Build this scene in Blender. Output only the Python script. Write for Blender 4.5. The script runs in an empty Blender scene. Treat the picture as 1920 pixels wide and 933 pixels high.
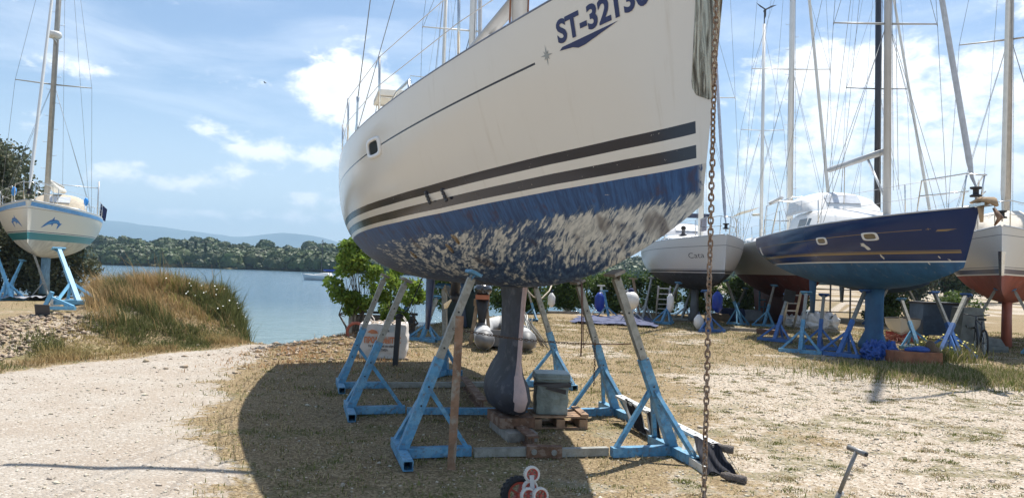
import bpy, math, random
import numpy as np
from mathutils import Vector, Matrix
random.seed(7); RNG = np.random.default_rng(7)
R_ = math.radians
scene = bpy.context.scene
COL = scene.collection
# ------------------------------------------------------------------ camera
F = 1400.0; H = 1.65
_p, _r = R_(1.8), R_(1.9)
_f = np.array([0, math.cos(_p), math.sin(_p)]); _u0 = np.array([0, -math.sin(_p), math.cos(_p)]); _r0 = np.array([1., 0, 0])
_R = math.cos(_r)*_r0 + math.sin(_r)*_u0; _U = -math.sin(_r)*_r0 + math.cos(_r)*_u0
cd = bpy.data.cameras.new('camera'); cam = bpy.data.objects.new('camera', cd); COL.objects.link(cam)
cd.sensor_width = 36; cd.lens = 36*F/1920; cd.clip_start = .05; cd.clip_end = 30000
cam.matrix_world = Matrix(((_R[0], _U[0], -_f[0], 0), (_R[1], _U[1], -_f[1], 0), (_R[2], _U[2], -_f[2], H), (0, 0, 0, 1)))
scene.camera = cam
def ray(px, py):
    return _f + (px-960)/F*_R - (py-466.5)/F*_U
def G(px, py, z=0.0):            # point of the plane z seen at a pixel of the survey photograph
    d = ray(px, py); s = (z-H)/d[2]; return Vector((d[0]*s, d[1]*s, z))
def D(px, py, Y):
    d = ray(px, py); s = Y/d[1]; return Vector((d[0]*s, Y, H+d[2]*s))
# ------------------------------------------------------------------ light
scene.view_settings.view_transform = 'Standard'; scene.view_settings.look = 'None'
scene.view_settings.gamma = 1; scene.view_settings.use_curve_mapping = False
scene.view_settings.exposure = 0.60
SUN = Vector((.22, .44, 1)).normalized()
sl = bpy.data.lights.new('sun', 'SUN'); sl.energy = 5.0; sl.angle = R_(.53); sl.color = (1, .955, .88)
so = bpy.data.objects.new('sun', sl); COL.objects.link(so)
so.rotation_euler = (-SUN).to_track_quat('-Z', 'Y').to_euler()
world = bpy.data.worlds.new('World'); scene.world = world; world.use_nodes = True
scene.cycles.use_denoising = True
scene.cycles.max_bounces = 6; scene.cycles.transparent_max_bounces = 16
scene.cycles.caustics_reflective = False; scene.cycles.caustics_refractive = False

class NT:
    def __init__(s, tree): s.t = tree; s.n = tree.nodes; s.l = tree.links
    def new(s, typ, **kw):
        n = s.n.new(typ)
        for k, v in kw.items(): setattr(n, k, v)
        return n
    def put(s, sock, v):
        if isinstance(v, bpy.types.NodeSocket): s.l.new(v, sock)
        elif isinstance(v, bpy.types.Node): s.l.new(v.outputs[0], sock)
        elif isinstance(v, (tuple, list)) and sock.type == 'RGBA' and len(v) == 3: sock.default_value = (*v, 1)
        else: sock.default_value = v
    def m(s, op, a, b=0.0, c=None, clamp=False):
        n = s.new('ShaderNodeMath', operation=op, use_clamp=clamp); s.put(n.inputs[0], a); s.put(n.inputs[1], b)
        if c is not None: s.put(n.inputs[2], c)
        return n.outputs[0]
    def mix(s, f, a, b, mode='MIX'):
        n = s.new('ShaderNodeMix', data_type='RGBA', blend_type=mode)
        s.put(n.inputs[0], f); s.put(n.inputs[6], a); s.put(n.inputs[7], b); return n.outputs[2]
    def noise(s, vec, scale, detail=4, rough=.55, dist=0.0, out=0):
        n = s.new('ShaderNodeTexNoise'); n.inputs['Scale'].default_value = scale; n.inputs['Detail'].default_value = detail
        n.inputs['Roughness'].default_value = rough; n.inputs['Distortion'].default_value = dist
        if vec is not None: s.l.new(vec, n.inputs['Vector'])
        return n.outputs[out]
    def step(s, v, lo, hi, a=0.0, b=1.0):
        n = s.new('ShaderNodeMapRange'); n.interpolation_type = 'SMOOTHSTEP'
        s.put(n.inputs[0], v); n.inputs[1].default_value = lo; n.inputs[2].default_value = hi
        n.inputs[3].default_value = a; n.inputs[4].default_value = b; return n.outputs[0]
    def comb(s, x, y, z=0.0):
        n = s.new('ShaderNodeCombineXYZ'); s.put(n.inputs[0], x); s.put(n.inputs[1], y); s.put(n.inputs[2], z); return n.outputs[0]
    def sep(s, v):
        n = s.new('ShaderNodeSeparateXYZ'); s.l.new(v, n.inputs[0]); return n.outputs

# sky: Nishita with cumulus, all in directions
w = NT(world.node_tree); bg = w.n['Background']; out = w.n['World Output']
sky = w.new('ShaderNodeTexSky', sky_type='NISHITA'); sky.sun_disc = False
sky.sun_elevation = math.asin(SUN.z); sky.sun_rotation = math.atan2(SUN.x, SUN.y)
sky.air_density = 1.0; sky.dust_density = .6; sky.ozone_density = 1.6
tc = w.new('ShaderNodeTexCoord'); X, Y, Z = w.sep(tc.outputs['Generated'])
az = w.m('MULTIPLY', w.m('ARCTAN2', X, Y), 57.2958)
el = w.m('MULTIPLY', w.m('ARCSINE', Z), 57.2958)
def blob(a0, e0, sa, se, amp):
    da = w.m('DIVIDE', w.m('SUBTRACT', az, a0), sa); de = w.m('DIVIDE', w.m('SUBTRACT', el, e0), se)
    q = w.m('ADD', w.m('MULTIPLY', da, da), w.m('MULTIPLY', de, de))
    return w.m('MULTIPLY', w.m('EXPONENT', w.m('MULTIPLY', q, -1.0)), amp)
P = w.comb(w.m('MULTIPLY', az, .1), w.m('MULTIPLY', el, .17), 0.0)
n1 = w.noise(P, .62, 9, .56, .25); n2 = w.noise(P, 2.1, 8, .6, .3)
nn = w.m('ADD', w.m('ADD', w.m('MULTIPLY', n1, .36), w.m('MULTIPLY', n2, .37)), w.m('MULTIPLY', w.noise(P, 6.5, 6, .6, .3), .27))
bias = None
for b_ in ((21, 14, 6, 2.4, .12), (23, 10.0, 9, 3.4, .14), (31, 9, 7, 5, .08), (22, 15.5, 8, 2.2, .12), (40, 12, 10, 8, .12), (-12.5, 14.0, 4.2, 2.7, .25), (-9, 10.8, 5, 2.2, .22), (-14.5, 12.6, 3.0, 1.6, .12),
           (-36, 22, 5, 4, .2), (-18.9, 8.2, 2.2, .9, .19), (-14.6, 8.0, 2.0, 1.0, .18), (-20.5, 6.6, 2, .5, .12), (-31, 12.5, 3, .7, .10), (-21, 13, 4, .8, .11), (-33.5, 8.5, 2, .8, .12), (-23.2, 5.6, 2.4, .7, .16), (-28.2, 5.9, 2.4, .8, .16), (-15.6, 5.0, 1.8, .6, .15), (-23.2, 9.7, 1.3, .7, .12), (-27.5, 9.4, 1.8, .6, .10), (-18.5, 3.6, 3, .5, .12), (-25, 3.4, 4, .5, .12), (-12, 3.4, 3, .5, .12), (-14, 1.5, 22, 1.2, .07), (20, 4, 14, 4, .13),
           (-22, 20.5, 5, 1.2, .10), (-60, 20, 15, 8, .15), (90, 20, 30, 12, .15), (180, 25, 50, 14, .13)):
    v = blob(*b_); bias = v if bias is None else w.m('ADD', bias, v)
dens = w.m('ADD', nn, bias)
mask = w.step(dens, .575, .70)
thin = w.m('MULTIPLY', w.step(w.noise(w.comb(w.m('MULTIPLY', az, .05), w.m('MULTIPLY', el, .22)), 1.1, 8, .62, .5), .40, .75), .50)
haze_low = w.m('MULTIPLY', w.step(el, 14.0, -1.0), .62)
thin = w.m('MAXIMUM', thin, haze_low)
shade = w.step(w.noise(w.comb(w.m('MULTIPLY', az, .1), w.m('ADD', w.m('MULTIPLY', el, .17), .1), 3.0), 1.6, 6, .55), .35, .62)
core = w.m('MULTIPLY', w.step(dens, .70, .95), w.m('SUBTRACT', 1.0, shade))
cl = w.mix(w.m('MULTIPLY', core, .75), (9.6, 9.7, 9.9), (5.4, 6.2, 7.6))
skyc = w.mix(thin, sky.outputs[0], (7.6, 8.3, 9.3))
fin = w.mix(w.m('MULTIPLY', mask, w.step(el, -1, 2)), skyc, cl)
w.l.new(fin, bg.inputs[0]); bg.inputs[1].default_value = .100

# ------------------------------------------------------------------ materials
MATS = {}
def mat(name, col, rough=.6, metal=0.0, var=.12, scale=6.0, bump=0.0, dirt=None, dirt_amt=0.0, spec=.5, col2=None, c2=(.5, .6), trans=0.0, alpha=1.0, tint=False, coat=0.0):
    if name in MATS: return MATS[name]
    m = bpy.data.materials.new(name); m.use_nodes = True; t = NT(m.node_tree); b = t.n['Principled BSDF']
    tc = t.new('ShaderNodeTexCoord').outputs['Object']
    n = t.noise(tc, scale, 6, .6)
    c = t.mix(t.m('MULTIPLY', t.step(n, .3, .7), 1.0), tuple(x*(1-var) for x in col), tuple(min(1, x*(1+var)) for x in col))
    if col2: c = t.mix(t.step(t.noise(tc, scale*.7, 7, .65, .4), *c2), c, col2)
    if dirt: c = t.mix(t.m('MULTIPLY', t.step(t.noise(tc, scale*2.3, 8, .7), .5, .68), dirt_amt), c, dirt)
    if tint:
        at = t.new('ShaderNodeAttribute', attribute_name='tint'); c = t.mix(1.0, c, at.outputs['Color'], 'MULTIPLY')
    t.l.new(c, b.inputs['Base Color'])
    b.inputs['Roughness'].default_value = rough; b.inputs['Metallic'].default_value = metal
    b.inputs['Specular IOR Level'].default_value = spec; b.inputs['Coat Weight'].default_value = coat
    if alpha < 1: b.inputs['Alpha'].default_value = alpha
    if trans:
        tr = t.new('ShaderNodeBsdfTranslucent'); t.l.new(c, tr.inputs[0]); ms = t.new('ShaderNodeMixShader'); ms.inputs[0].default_value = trans
        t.l.new(b.outputs[0], ms.inputs[1]); t.l.new(tr.outputs[0], ms.inputs[2]); t.l.new(ms.outputs[0], t.n['Material Output'].inputs[0])
    if bump:
        bn = t.new('ShaderNodeBump'); bn.inputs['Strength'].default_value = bump; bn.inputs['Distance'].default_value = .02
        t.l.new(t.noise(tc, scale*4, 5), bn.inputs['Height']); t.l.new(bn.outputs[0], b.inputs['Normal'])
    MATS[name] = m; return m
blue = mat('stand_blue', (.085, .26, .43), .55, var=.2, scale=11, dirt=(.15, .11, .085), dirt_amt=.8, col2=(.16, .36, .52), c2=(.47, .62), bump=.1)
cobalt = mat('stand_cobalt', (.05, .14, .37), .5, var=.15, scale=9, dirt=(.16, .15, .15), dirt_amt=.3, bump=.1)
galv = mat('galvanised', (.30, .30, .27), .55, .35, var=.2, scale=12, dirt=(.17, .13, .09), dirt_amt=.5, bump=.1)
rust = mat('rust', (.16, .085, .05), .9, var=.3, scale=14, bump=.4, col2=(.26, .18, .13))
chainm = mat('rusty_chain', (.23, .15, .10), .8, .2, var=.35, scale=60, bump=.3, col2=(.36, .29, .23), c2=(.45, .62))
steel = mat('stainless', (.62, .62, .60), .22, 1.0, var=.06, scale=3)
alu = mat('aluminium', (.55, .56, .57), .42, .7, var=.08, scale=5)
alud = mat('aluminium_rung', (.52, .51, .48), .5, .1, var=.1, scale=5)
mastg = mat('mast_grey', (.42, .42, .42), .5, .3, var=.06, scale=2)
mastw = mat('mast_white', (.70, .70, .68), .45, .1, var=.05, scale=2)
mastk = mat('mast_black', (.035, .035, .045), .4, .1)
wire = mat('wire', (.20, .21, .22), .45, .6)
wirel = mat('wire_light', (.55, .55, .55), .5, .3)
white = mat('gelcoat', (.76, .74, .70), .35, var=.04, scale=3, coat=.2)
offw = mat('canvas', (.72, .68, .60), .85, var=.06, scale=5, bump=.1)
black = mat('black_rubber', (.018, .018, .02), .6, var=.3)
dark = mat('dark_plastic', (.05, .05, .055), .45)
glass = mat('dark_glass', (.03, .035, .045), .08, spec=.8)
wood = mat('weathered_wood', (.30, .21, .13), .85, var=.25, scale=9, bump=.3)
woodg = mat('grey_wood', (.26, .24, .21), .9, var=.25, scale=9, bump=.3)
rope = mat('rope', (.55, .48, .38), .9, scale=40, bump=.4)
navycloth = mat('navy_canvas', (.025, .035, .10), .85, var=.2, bump=.2)
ltblue = mat('light_blue_plastic', (.05, .30, .75), .4)
bluebag = mat('blue_bag', (.02, .08, .34), .35, var=.2, scale=20, bump=.6)
# ------------------------------------------------------------------ mesh builder
class MB:
    def __init__(s): s.v = []; s.f = []
    def add(s, vs, fs):
        o = len(s.v); s.v += [tuple(v) for v in vs]; s.f += [tuple(i+o for i in f) for f in fs]; return s
    def box(s, c, d, M=None):
        c = Vector(c); hx, hy, hz = d[0]/2, d[1]/2, d[2]/2
        vs = [Vector((x*hx, y*hy, z*hz)) for x in (-1, 1) for y in (-1, 1) for z in (-1, 1)]
        if M: vs = [M @ v for v in vs]
        return s.add([v+c for v in vs], [(0, 1, 3, 2), (4, 6, 7, 5), (0, 4, 5, 1), (2, 3, 7, 6), (0, 2, 6, 4), (1, 5, 7, 3)])
    def beam(s, p0, p1, w_, h_, up=(0, 0, 1), open_end=0):
        p0, p1 = Vector(p0), Vector(p1); d = (p1-p0).normalized(); up = Vector(up)
        if abs(d.dot(up.normalized())) > .98: up = Vector((1, 0, 0)) if abs(d.x) < .9 else Vector((0, 1, 0))
        sx = d.cross(up).normalized()*w_/2; sy = sx.cross(d).normalized()*h_/2
        vs = [p+a*sx+b*sy for p in (p0, p1) for a, b in ((-1, -1), (1, -1), (1, 1), (-1, 1))]
        fs = [(0, 1, 5, 4), (1, 2, 6, 5), (2, 3, 7, 6), (3, 0, 4, 7)]
        if open_end:   # hollow square tube: inner walls
            k = .84; vs += [p+a*sx*k+b*sy*k for p in (p0, p1) for a, b in ((-1, -1), (1, -1), (1, 1), (-1, 1))]
            for i in range(4):
                j = (i+1) % 4; fs += [(8+i, 12+i, 12+j, 8+j), (i, 8+i, 8+j, j), (4+i, 4+j, 12+j, 12+i)]
        else: fs += [(3, 2, 1, 0), (4, 5, 6, 7)]
        return s.add(vs, fs)
    def tube(s, pts, r, n=8, cap=True, sq=1.0):
        pts = [Vector(p) for p in pts]; m = len(pts); rs = r if isinstance(r, (list, tuple)) else [r]*m
        ref = Vector((0, 0, 1)); d0 = (pts[1]-pts[0]).normalized()
        if abs(d0.dot(ref)) > .9: ref = Vector((1, 0, 0))
        vs = []; sx = d0.cross(ref).normalized()
        for i, p in enumerate(pts):
            d = ((pts[min(i+1, m-1)]-pts[max(i-1, 0)])).normalized()
            sx = (sx-d*sx.dot(d)).normalized(); sy = d.cross(sx)
            vs += [p+(sx*math.cos(2*math.pi*k/n)+sy*math.sin(2*math.pi*k/n)*sq)*rs[i] for k in range(n)]
        fs = [(i*n+k, i*n+(k+1) % n, (i+1)*n+(k+1) % n, (i+1)*n+k) for i in range(m-1) for k in range(n)]
        if cap: fs += [tuple(range(n-1, -1, -1)), tuple((m-1)*n+k for k in range(n))]
        return s.add(vs, fs)
    def lathe(s, prof, n=20, M=None):     # profile [(r,z)]
        vs = [Vector((r*math.cos(2*math.pi*k/n), r*math.sin(2*math.pi*k/n), z)) for r, z in prof for k in range(n)]
        if M: vs = [M @ v for v in vs]
        fs = [(i*n+k, i*n+(k+1) % n, (i+1)*n+(k+1) % n, (i+1)*n+k) for i in range(len(prof)-1) for k in range(n)]
        return s.add(vs, fs)
    def ball(s, c, rx, ry=None, rz=None, n=12):
        ry = ry or rx; rz = rz or rx
        prof = [(max(1e-4, math.sin(math.pi*i/n)), -math.cos(math.pi*i/n)) for i in range(n+1)]
        return s.lathe(prof, n+4, Matrix.Translation(Vector(c)) @ Matrix.Diagonal((rx, ry, rz, 1)))
    def build(s, name, m, parent=None, smooth=False, off=(0, 0, 0)):
        me = bpy.data.meshes.new(name); me.from_pydata([Vector(v)+Vector(off) for v in s.v], [], s.f); me.update()
        me.materials.append(m)
        if smooth: me.polygons.foreach_set('use_smooth', [True]*len(me.polygons))
        o = bpy.data.objects.new(name, me); COL.objects.link(o)
        if parent: o.parent = parent
        return o
def npmesh(name, V, Fq, m, parent=None, smooth=False, tint=None):
    V = np.asarray(V, np.float32); Fq = np.asarray(Fq, np.int32); k = Fq.shape[1]
    me = bpy.data.meshes.new(name); me.vertices.add(len(V)); me.vertices.foreach_set('co', V.ravel())
    me.loops.add(Fq.size); me.loops.foreach_set('vertex_index', Fq.ravel())
    me.polygons.add(len(Fq)); me.polygons.foreach_set('loop_start', np.arange(0, Fq.size, k, dtype=np.int32))
    me.update(calc_edges=True); me.materials.append(m)
    if tint is not None:
        a = me.attributes.new('tint', 'FLOAT_COLOR', 'POINT'); c = np.ones((len(V), 4), np.float32); c[:, :3] = tint; a.data.foreach_set('color', c.ravel())
    if smooth: me.polygons.foreach_set('use_smooth', np.ones(len(Fq), bool))
    o = bpy.data.objects.new(name, me); COL.objects.link(o)
    if parent: o.parent = parent
    return o
def tag(o, label=None, cat=None, group=None, kind=None):
    if label: o['label'] = label
    if cat: o['category'] = cat
    if group: o['group'] = group
    if kind: o['kind'] = kind
    return o
def empty(name, loc, label, cat, group=None, rz=0.0):
    o = bpy.data.objects.new(name, None); COL.objects.link(o); o.location = loc; o.rotation_euler = (0, 0, rz); o.empty_display_size = .1
    return tag(o, label, cat, group)
def copy_tree(o, parent=None):
    c = o.copy(); COL.objects.link(c)
    if parent: c.parent = parent
    for ch in list(o.children): copy_tree(ch, c)
    return c
def text_mesh(s, size, bold=0.0, depth=0.0):
    cu = bpy.data.curves.new('lettering', 'FONT'); cu.body = s; cu.size = size; cu.offset = bold; cu.extrude = depth; cu.resolution_u = 4
    o = bpy.data.objects.new('lettering', cu); COL.objects.link(o)
    bpy.context.view_layer.update()
    me = bpy.data.meshes.new_from_object(o.evaluated_get(bpy.context.evaluated_depsgraph_get()))
    vs = [v.co.copy() for v in me.vertices]; fs = [tuple(p.vertices) for p in me.polygons]
    bpy.data.objects.remove(o); bpy.data.curves.remove(cu); bpy.data.meshes.remove(me)
    return vs, fs
# ------------------------------------------------------------------ terrain
_lat = np.random.default_rng(3).random((4, 256, 256))
def vn(x, y, k=0):
    x = np.asarray(x, float); y = np.asarray(y, float)
    xi = np.floor(x).astype(int); yi = np.floor(y).astype(int); fx = x-xi; fy = y-yi; fx = fx*fx*(3-2*fx); fy = fy*fy*(3-2*fy)
    L = _lat[k]; a = L[xi % 256, yi % 256]; b = L[(xi+1) % 256, yi % 256]; c = L[xi % 256, (yi+1) % 256]; d = L[(xi+1) % 256, (yi+1) % 256]
    return (a*(1-fx)+b*fx)*(1-fy)+(c*(1-fx)+d*fx)*fy
def fbm(x, y, o=4, k=0):
    s = 0; a = .5
    for i in range(o): s = s+a*vn(x*2**i+17*i, y*2**i+5*i, k); a *= .5
    return s
def ss(x, a, b):
    t = np.clip((x-a)/(b-a), 0, 1); return t*t*(3-2*t)
WATER_Z = -1.0
WPOLY = np.array([(-400, 60), (-60, 44), (-30, 35), (-16, 33), (-11.5, 26), (-8.6, 22.0), (-6.9, 19.6), (-5.8, 17.4), (-5.4, 16.6), (-4.7, 16.4), (-4.3, 17.2), (-3.8, 19.5), (-2.5, 25), (0, 31.5), (5, 35.5), (14, 38.5), (20, 46), (27, 62), (34, 95), (46, 180), (90, 400), (-400, 400)], float)
def coast(x, y):        # signed distance, + on land
    x = np.asarray(x, float); y = np.asarray(y, float); d = np.full(x.shape, 1e9); ins = np.zeros(x.shape, bool)
    for i in range(len(WPOLY)):
        a = WPOLY[i]; b = WPOLY[(i+1) % len(WPOLY)]; ab = b-a
        t = np.clip(((x-a[0])*ab[0]+(y-a[1])*ab[1])/(ab@ab), 0, 1)
        d = np.minimum(d, np.hypot(x-a[0]-t*ab[0], y-a[1]-t*ab[1]))
        c = ((a[1] > y) != (b[1] > y)) & (x < (b[0]-a[0])*(y-a[1])/(b[1]-a[1]+1e-12)+a[0]); ins ^= c
    return np.where(ins, -d, d)
def embd(x, y): return -.931*(x+7.3)+.364*(y-10.5)      # metres left of the track's left edge
def road_r(y): return np.interp(y, [0, 5.7, 7.5, 11, 14, 20], [-.3, -2.05, -2.95, -4.1, -4.5, -4.7])
def mound(x, y):
    return .62*np.exp(-((x+8.9)/np.where(x > -8.9, 1.85, .85))**2-((y-17.6)/2.4)**2)+.16*np.exp(-((x+7.2)/.9)**2-((y-18.6)/1.6)**2)
def ground_z(x, y, micro=True):
    x = np.asarray(x, float); y = np.asarray(y, float)
    d = embd(x, y); e = ss(d+.5*(fbm(x*1.3, y*1.3, 3)-.5), .5, 2.6)*.42*(1-ss(y, 15.5, 23)*.6)*ss(30-y, 0, 5)
    z = e+mound(x, y)*(.72+.62*fbm(x*1.5+9, y*1.5, 3))*ss(d, -.3, .8)
    # low spoil heap at the edge of the water, right of the track
    z = z+.16*np.exp(-((x+3.9)/.7)**2-((y-16.4)/1.6)**2)
    z = z-.16*np.clip(y-15.4, 0, 20)*ss(-4.2-x, -.7, .5)*(1-ss(d, -.4, .6))
    if micro:
        z = z+(fbm(x*1.1, y*1.1, 3)-.45)*.06
        rd = ss(-d, 0, .4)*(x < road_r(y)); z = z+(fbm(x*5, y*5, 3, 1)-.45)*.03*(1-.6*rd)
        z = z+(fbm(x*7, y*7, 3, 2)-.45)*.14*ss(d, .5, 1.1)*(1-ss(d, 2.6, 3.4))
        z = z+(fbm(x*4, y*4, 3, 2)-.45)*.10*np.exp(-((x+3.7)/.9)**2-((y-16.2)/2.0)**2)
    c = coast(x, y); s = ss(c, -1.2, .75)
    z = z*s+(WATER_Z-1.2)*(1-s)
    far = np.hypot(x, y); z = z+ss(x-20, 20, 300)*ss(y, 60, 300)*2.5*s
    return z
def axis(lo, hi, dlo, dhi, fine, grow=1.13):
    a = list(np.arange(dlo, dhi, fine)); st = fine; v = dhi
    while v < hi: a.append(v); st *= grow; v += st
    st = fine; v = dlo-fine
    while v > lo: a.insert(0, v); st *= grow; v -= st
    return np.array(a)
gx = axis(-500, 500, -13, 14, .115); gy = axis(-60, 420, 3.0, 24, .115)
XX, YY = np.meshgrid(gx, gy, indexing='ij'); ZZ = ground_z(XX, YY)
def masks(x, y):
    d = embd(x, y); n = fbm(x*.9, y*.9, 4, 1); n2 = fbm(x*2.7, y*2.7, 3, 2)
    rr = road_r(y)
    road = ss(-d, -.15, .35)*ss(rr-x+.7*(n-.47)+.9*(n2-.45), -.45, .6)*ss(22-y, 0, 2)
    gr = ss(x-1.5+3.2*(n-.47)-.06*y, -1.0, 2.4)*(1-ss(y+1.5*(n-.5), 12.5, 16.5))*.97
    gr = np.maximum(gr, .62*ss(x+.6, 0, 1.5)*(1-ss(y, 7.5, 9.5))*ss(n2, .3, .6))
    gr = np.maximum(gr, .55*ss(n, .5, .62)*(y > 11)*(y < 60)*(x > 1))
    gr = np.maximum(gr, .8*ss(d, .6, 1.2)*(1-ss(x, -10.6, -9.4))*(1-ss(y, 19, 22)))
    gr = np.maximum(gr*(1-.5*ss(d, .6, 1.0)), .50*ss(d, .7, 1.1)*(1-ss(d, 2.4, 3.1))*(y < 16.5)*(x < -7.6))
    gr = np.maximum(gr, .85*ss(y, 40, 48)*ss(n, .38, .5))
    road = np.maximum(road, ss(.9-np.abs(coast(x, y)), 0, .8)*.6)
    green = ss(n2+.25*n, .50, .66)*.6
    green = np.maximum(green*(1-.55*ss(y, 9, 12)*(y < 30)*(x > -5)*(x < 6)), .9*ss(d, -.1, .4)*(1-ss(d, .9, 1.3))*ss(n2, .3, .5))
    green = np.maximum(green, .8*np.exp(-((x-8.2)/1.6)**2-((y-13.5)/1.3)**2))
    green = np.maximum(green, .55*np.exp(-((x+.6)/1.5)**2-((y-5.4)/1.0)**2))
    return road, gr, green
rd, gr, gn = masks(XX, YY)
nx, ny = XX.shape; idx = np.arange(nx*ny).reshape(nx, ny)
quads = np.stack([idx[:-1, :-1], idx[1:, :-1], idx[1:, 1:], idx[:-1, 1:]], -1).reshape(-1, 4)
def ground_material():
    m = bpy.data.materials.new('yard_ground'); m.use_nodes = True; t = NT(m.node_tree); b = t.n['Principled BSDF']
    at = t.new('ShaderNodeAttribute', attribute_name='tint'); r, g, bb = t.sep(at.outputs['Color'])
    tc = t.new('ShaderNodeTexCoord').outputs['Object']
    fine = t.noise(tc, 38, 6, .7); mid = t.noise(tc, 9, 6, .65); big = t.noise(tc, 1.3, 5, .6)
    vo = t.new('ShaderNodeTexVoronoi', feature='F1'); vo.inputs['Scale'].default_value = 42; t.l.new(tc, vo.inputs['Vector'])
    vcol = t.sep(vo.outputs['Color'])[0]
    stone = t.mix(vcol, (.34, .27, .20), (.62, .56, .475))
    stone = t.mix(t.step(fine, .46, .68), stone, (.28, .205, .13))
    straw = t.mix(t.step(fine, .35, .65), (.13, .092, .05), (.42, .325, .195)); straw = t.mix(t.step(mid, .48, .68), straw, (.20, .145, .085))
    roadc = t.mix(t.step(fine, .35, .7), (.475, .425, .365), (.32, .275, .225)); roadc = t.mix(t.m('MULTIPLY', t.step(big, .38, .62), .75), roadc, (.37, .31, .25))
    roadc = t.mix(t.m('MULTIPLY', t.step(vcol, .8, .95), .6), roadc, (.60, .56, .50))
    greenc = t.mix(t.step(fine, .35, .65), (.09, .085, .035), (.24, .21, .10))
    gm = t.step(t.m('ADD', g, t.m('MULTIPLY', t.m('SUBTRACT', mid, .5), 1.3)), .35, .65)
    c = t.mix(gm, straw, stone)
    c = t.mix(t.m('MULTIPLY', t.step(t.m('ADD', bb, t.m('MULTIPLY', t.m('SUBTRACT', mid, .5), 1.1)), .42, .7), .75), c, greenc)
    c = t.mix(t.step(t.m('ADD', r, t.m('MULTIPLY', t.m('SUBTRACT', mid, .5), 1.5)), .36, .66), c, roadc)
    t.l.new(c, b.inputs['Base Color']); b.inputs['Roughness'].default_value = .95; b.inputs['Specular IOR Level'].default_value = .15
    bn = t.new('ShaderNodeBump'); bn.inputs['Strength'].default_value = .8; bn.inputs['Distance'].default_value = .03
    hh = t.m('ADD', t.m('MULTIPLY', fine, .6), t.m('MULTIPLY', vo.outputs['Distance'], -.5)); t.l.new(hh, bn.inputs['Height']); t.l.new(bn.outputs[0], b.inputs['Normal'])
    return m
gm_ = ground_material()
ground = npmesh('ground', np.stack([XX, YY, ZZ], -1).reshape(-1, 3), quads, gm_, smooth=True, tint=np.stack([rd, gr, gn], -1).reshape(-1, 3)); tag(ground, kind='structure')
def GT(px, py):                # first point of the terrain met by the line of sight
    d = ray(px, py); Ys = np.linspace(3, 60, 1200); xs_ = d[0]/d[1]*Ys; zs_ = H+d[2]/d[1]*Ys; hit = (zs_ < ground_z(xs_, Ys)) & (Ys < 28); k = np.argmax(hit) if hit.any() else int(np.searchsorted(Ys, 27)); return Vector((xs_[k], Ys[k], gz(xs_[k], Ys[k])))
def gz(x, y): return float(ground_z(np.array([x]), np.array([y]))[0])
# water
def water_material():
    m = bpy.data.materials.new('bay_water'); m.use_nodes = True; t = NT(m.node_tree); b = t.n['Principled BSDF']
    tc = t.new('ShaderNodeTexCoord').outputs['Object']; x, y, z = t.sep(tc)
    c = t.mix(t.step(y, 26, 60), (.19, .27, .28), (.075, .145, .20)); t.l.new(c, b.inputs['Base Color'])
    b.inputs['Roughness'].default_value = .12; b.inputs['IOR'].default_value = 1.33
    v = t.comb(t.m('MULTIPLY', x, .45), t.m('MULTIPLY', y, 1.0), 0.0)
    h = t.m('ADD', t.noise(v, 1.6, 5, .6, .4), t.m('MULTIPLY', t.noise(v, .35, 4, .6), 1.2))
    bn = t.new('ShaderNodeBump'); bn.inputs['Strength'].default_value = 1.0; bn.inputs['Distance'].default_value = .22
    t.l.new(h, bn.inputs['Height']); t.l.new(bn.outputs[0], b.inputs['Normal']); return m
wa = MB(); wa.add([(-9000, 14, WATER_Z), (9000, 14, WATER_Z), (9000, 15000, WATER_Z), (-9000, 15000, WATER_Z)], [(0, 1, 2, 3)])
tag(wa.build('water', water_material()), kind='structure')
# ------------------------------------------------------------------ hulls
def hull_grid(q, t, u):
    L, B, rs, tm, pb, zb, zm, zst_, dc, n0, n1, rake, zst, zfb, qb, qn, qs = (q[k] for k in ('L', 'B', 'rs', 'tm', 'pb', 'fb', 'sag', 'fs', 'dc', 'n0', 'n1', 'rake', 'zst', 'zfb', 'qb', 'qn', 'qs'))
    b = np.where(t > tm, B/2*(1-(np.clip(t-tm, 0, 1)/(1-tm))**pb), B/2*(1-(1-rs)*(np.clip(tm-t, 0, 1)/tm)**2))
    zs = zst_+(zb-zst_)*t-4*zm*t*(1-t)
    zl = np.where(t < .5, -dc+(zst+dc)*(np.clip(.5-t, 0, 1)/.5)**qs, -dc+(zfb+dc)*(np.clip(t-.5, 0, 1)/.5)**qb)
    n = n0+(n1-n0)*t**qn
    y = b*np.sin(u*np.pi/2)**(2/n); z = zl+(zs-zl)*(1-np.cos(u*np.pi/2)**(2/n)); fr = (z-zl)/(zs-zl)
    x = t*L-rake*t**6*(1-fr**.9)-q.get('tr', 0)*(1-t)**12*(1-fr)*-1
    return x, y, z
HQ = dict(L=10.632, B=3.396, rs=.832, tm=.356, pb=1.881, fb=1.434, sag=.231, fs=1.017, dc=.752, n0=2.967, n1=1.0, rake=.217, zst=-.1, zfb=-.18, qb=3.096, qn=1.167, qs=4.0)
def sheer(q, x):
    t = x/q['L']; a, b, c = hull_grid(q, np.array([[t]]), np.array([[1.0]])); return float(b[0, 0]), float(c[0, 0])
def surf(q, x, z):       # half breadth of the hull at (x, z)
    us = np.linspace(0, 1, 160)[None]; t = x/q['L']
    for _ in range(6):
        tt = min(max(t, 0), 1); X_, Y_, Z_ = hull_grid(q, np.array([[tt]]), us); y = np.interp(z, Z_[0], Y_[0]); xx = np.interp(z, Z_[0], X_[0]); t += (x-xx)/q['L']
    return float(y)
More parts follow.
